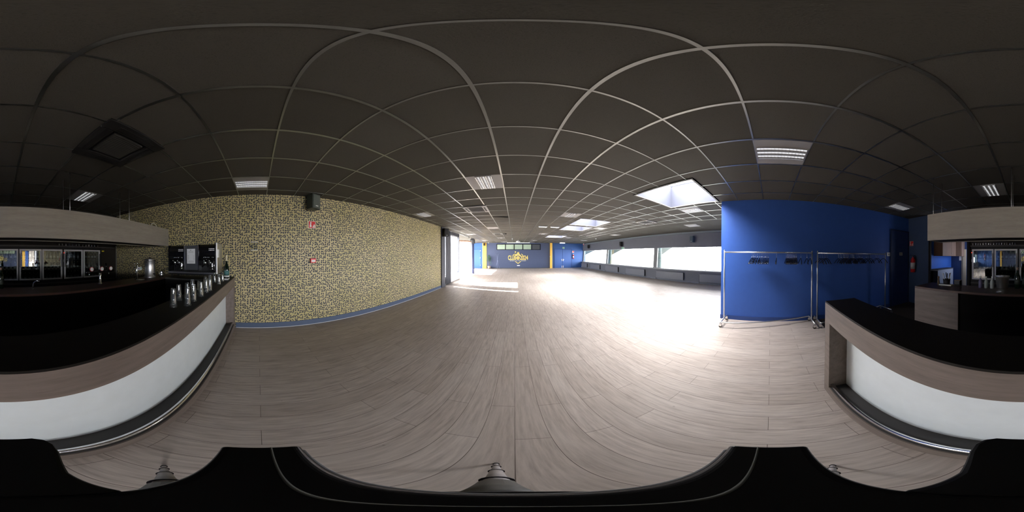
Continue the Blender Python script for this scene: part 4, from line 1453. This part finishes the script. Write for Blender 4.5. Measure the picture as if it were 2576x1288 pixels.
# things at the right end of the rear counter
t = thing('utensil_holder', 'black holder full of pens and cutlery on the rear counter', 'holder', (1.2, -2.25, 1.2))
MB().lathe([(.05, 0), (.06, .1), (.056, .1), (.046, .006)], n=16).build('cup', M_BLACKM, t)
MB().rbox(-.11, .1, -.02, .07, 0, .02, .006).build('saucer', M_SIGNW, t)
rr = random.Random(5)
for k in range(6):
    a = 2*pi*k/6
    MB().cyl((.02*cos(a), .02*sin(a), .02), (.07*cos(a), .05*sin(a), .16+rr.uniform(0, .04)), .007).build('utensil', [M_SIGNW, M_APP, M_BLACK, M_SIGNW, M_CHROME, M_CHROME][k], t)
t = thing('pepper_mill', 'small brown bottle-shaped mill at the end of rear counter', 'mill', (1.33, -2.22, 1.2))
MB().lathe([(.022, 0), (.02, .05), (.012, .09), (.018, .12), (.008, .14)], n=14).build('body', mat('mill_brown', (.16, .1, .06), .4), t)
t = thing('card_terminal', 'black box standing beside the pen holder on the counter', 'box', (1.02, -2.28, 1.2))
MB().box(-.05, .05, -.04, .04, 0, .09).build('case', M_BLACK, t, bevel=.006)
MB().box(-.04, .04, .04, .042, .03, .08).build('screen', M_GREYD, t)
for x, mm, lb in ((.65, mat('violet_bottle', (.13, .11, .22), .3), 'small violet syrup bottle on rear counter'), (.565, M_CLEARB, 'clear syrup bottle beside the violet one'), (.48, mat('pale_bottle', (.42, .45, .43), .25), 'pale syrup bottle beside the wine bucket')):
    t = make_bottle('syrup_bottle', mm, .17, .03, M_SIGNW, lab=None)
    t.location = (x, -2.24, 1.2); t['label'] = lb; t['group'] = 'syrup bottles on the rear counter'
t = thing('wine_bucket', 'round steel wine bucket on the rear counter before the coolers', 'bucket', (.34, -2.27, 1.2))
MB().lathe([(.075, 0), (.08, .01), (.1, .17), (.105, .175), (.097, .175), (.075, .02), (.001, .012)], n=28).build('bucket', M_STEEL, t)
MB().lathe([(.104, .168), (.106, .178), (.100, .178)], n=28).build('rim', M_CHROME, t)
tag(MB().lathe([(.035, 0), (.035, .006), (.03, .01)], n=24).build('sink_ring', M_CHROME, loc=(.34, -1.99, 1.2)), 'small round chrome ring in the rear counter before the bucket', 'ring')
for x, w in ((.13, 'left'), (.02, 'right')):
    t = make_bottle('champagne_bottle', M_GREENB, .3, .042, mat('copper_foil', (.3, .2, .15), .35, .6), lab=mat('dark_label', (.03, .035, .03), .5))
    t.location = (x, -2.3, 1.2); t['label'] = 'dark bottle with copper foil neck, %s one beside the wine bucket' % w; t['group'] = 'two foil-necked bottles'

# passage behind the bar
t = thing('wall_cabinet', 'brown wooden wall cabinet with two light doors in the passage', 'cabinet', (2.97, -4.64, 1.68))
MB().box(-.33, 0, -1.3, 0, 0, .72).build('body', mat('cabinet_brown', (.12, .06, .035), .5), t)
for k in range(2):
    d = MB().box(-.345, -.33, -.645-k*.655, -.005-k*.655, .005, .715).build('door', M_CAB, t)
    MB().ball((-.355, -.60-k*.1, .1), .012, 8).build('knob', M_CHROME, d)
t = thing('wall_cabinet', 'dark end cabinet on the back wall of the passage', 'cabinet', (2.5, -5.96, 1.68))
MB().box(-.12, .13, 0, .3, 0, .72).build('body', M_CAB, t)
t = thing('undercounter_fridge', 'pale blue-grey fridge with dark front in the passage', 'fridge', (2.816, -4.45, 0))
MB().box(-.13, .14, -1.1, 0, 0, 1.22).build('body', M_APP, t)
MB().box(-.12, .13, 0, .02, .05, 1.2).build('door', M_BLACK, t)
MB().box(-.14, .15, -1.11, .005, 1.22, 1.25).build('top', M_GREYD, t)
tag(MB().box(-.05, .05, 0, .012, -.09, .09).build('paper_notice', M_PAPERW, loc=(2.56, -5.96, 1.6)), 'small white paper notice on the back wall of the passage', 'notice')

# ================================================================== CAMERA TRIPOD
t = thing('camera_tripod', 'black camera tripod with grey telescopic legs standing on the floor', 'tripod', (0, 0, 0))
m_leg = mat('tripod_grey', (.30, .28, .28), .4)
m_top = mat('tripod_dark_grey', (.05, .052, .05), .5)
for az in (-6.9, -124.6, 113.5):
    a = R(az)
    dv = Vector((sin(a), cos(a), 0))

    def P(dd):
        r = .03+(dd-.35)*.3566
        return Vector((dv.x*r, dv.y*r, HC-dd))
    leg = MB().cyl(P(.34), P(.52), .0115, 14).build('leg', m_top, t)
    for (a0, a1, rd) in ((.52, .86, .0095), (.86, 1.2, .008), (1.2, 1.5, .0068), (1.5, 1.625, .0055)):
        MB().cyl(P(a0), P(a1), rd, 14).build('leg_section', m_leg, leg)
    for dd, rd in ((.57, .0128), (.86, .0118), (1.18, .0112), (1.5, .0105)):
        MB().cyl(P(dd-.006), P(dd+.006), rd, 16).build('leg_lock', mat('lock_black', (.02, .015, .02), .3), leg)
    MB().cyl(P(1.61), P(1.636), .0085, 12).build('rubber_foot', M_RUBBER, leg)
MB().lathe([(.012, HC-.62), (.02, HC-.6), (.02, HC-.36), (.036, HC-.35), (.036, HC-.3), (.022, HC-.28), (.022, HC-.19)], n=20).build('centre_column', M_BLACKM, t)
# clamp bar under the camera: long axis x, with the highlight along its ridge painted grey
G = .16
m_bar = mat('clamp_black', (.012, .012, .014), .32)
MB().rbox(-.42*G, .42*G, -.105*G, .100*G, HC-G-.03, HC-G, .0035, 5, 'x').build('clamp_bar', m_bar, t, bevel=.001)
MB().rbox(-.418*G, .418*G, .020*G, .026*G, HC-G-.002, HC-G+.0004, .0004, 2, 'x').build('seam', mat('seam_highlight', (.22, .22, .2), .5), t)
MB().box(-.40*G, .40*G, .095*G, .108*G, HC-G-.028, HC-G-.004).build('front_face', mat('clamp_lit_grey', (.19, .19, .2), .4), t, bevel=.002)  # lit front side of the black clamp, lightness put into its colour
MB().prism([(x*G, y*G) for x, y in ((-.09, -.1), (-.10, -.24), (-.135, -.38), (-.14, -.44), (-.125, -.48), (-.09, -.5), (.09, -.5), (.125, -.48), (.14, -.44), (.135, -.38), (.10, -.24), (.09, -.1))], HC-G-.028, HC-G-.002, 'xy').build('pan_lever', M_BLACKM, t, bevel=.002)
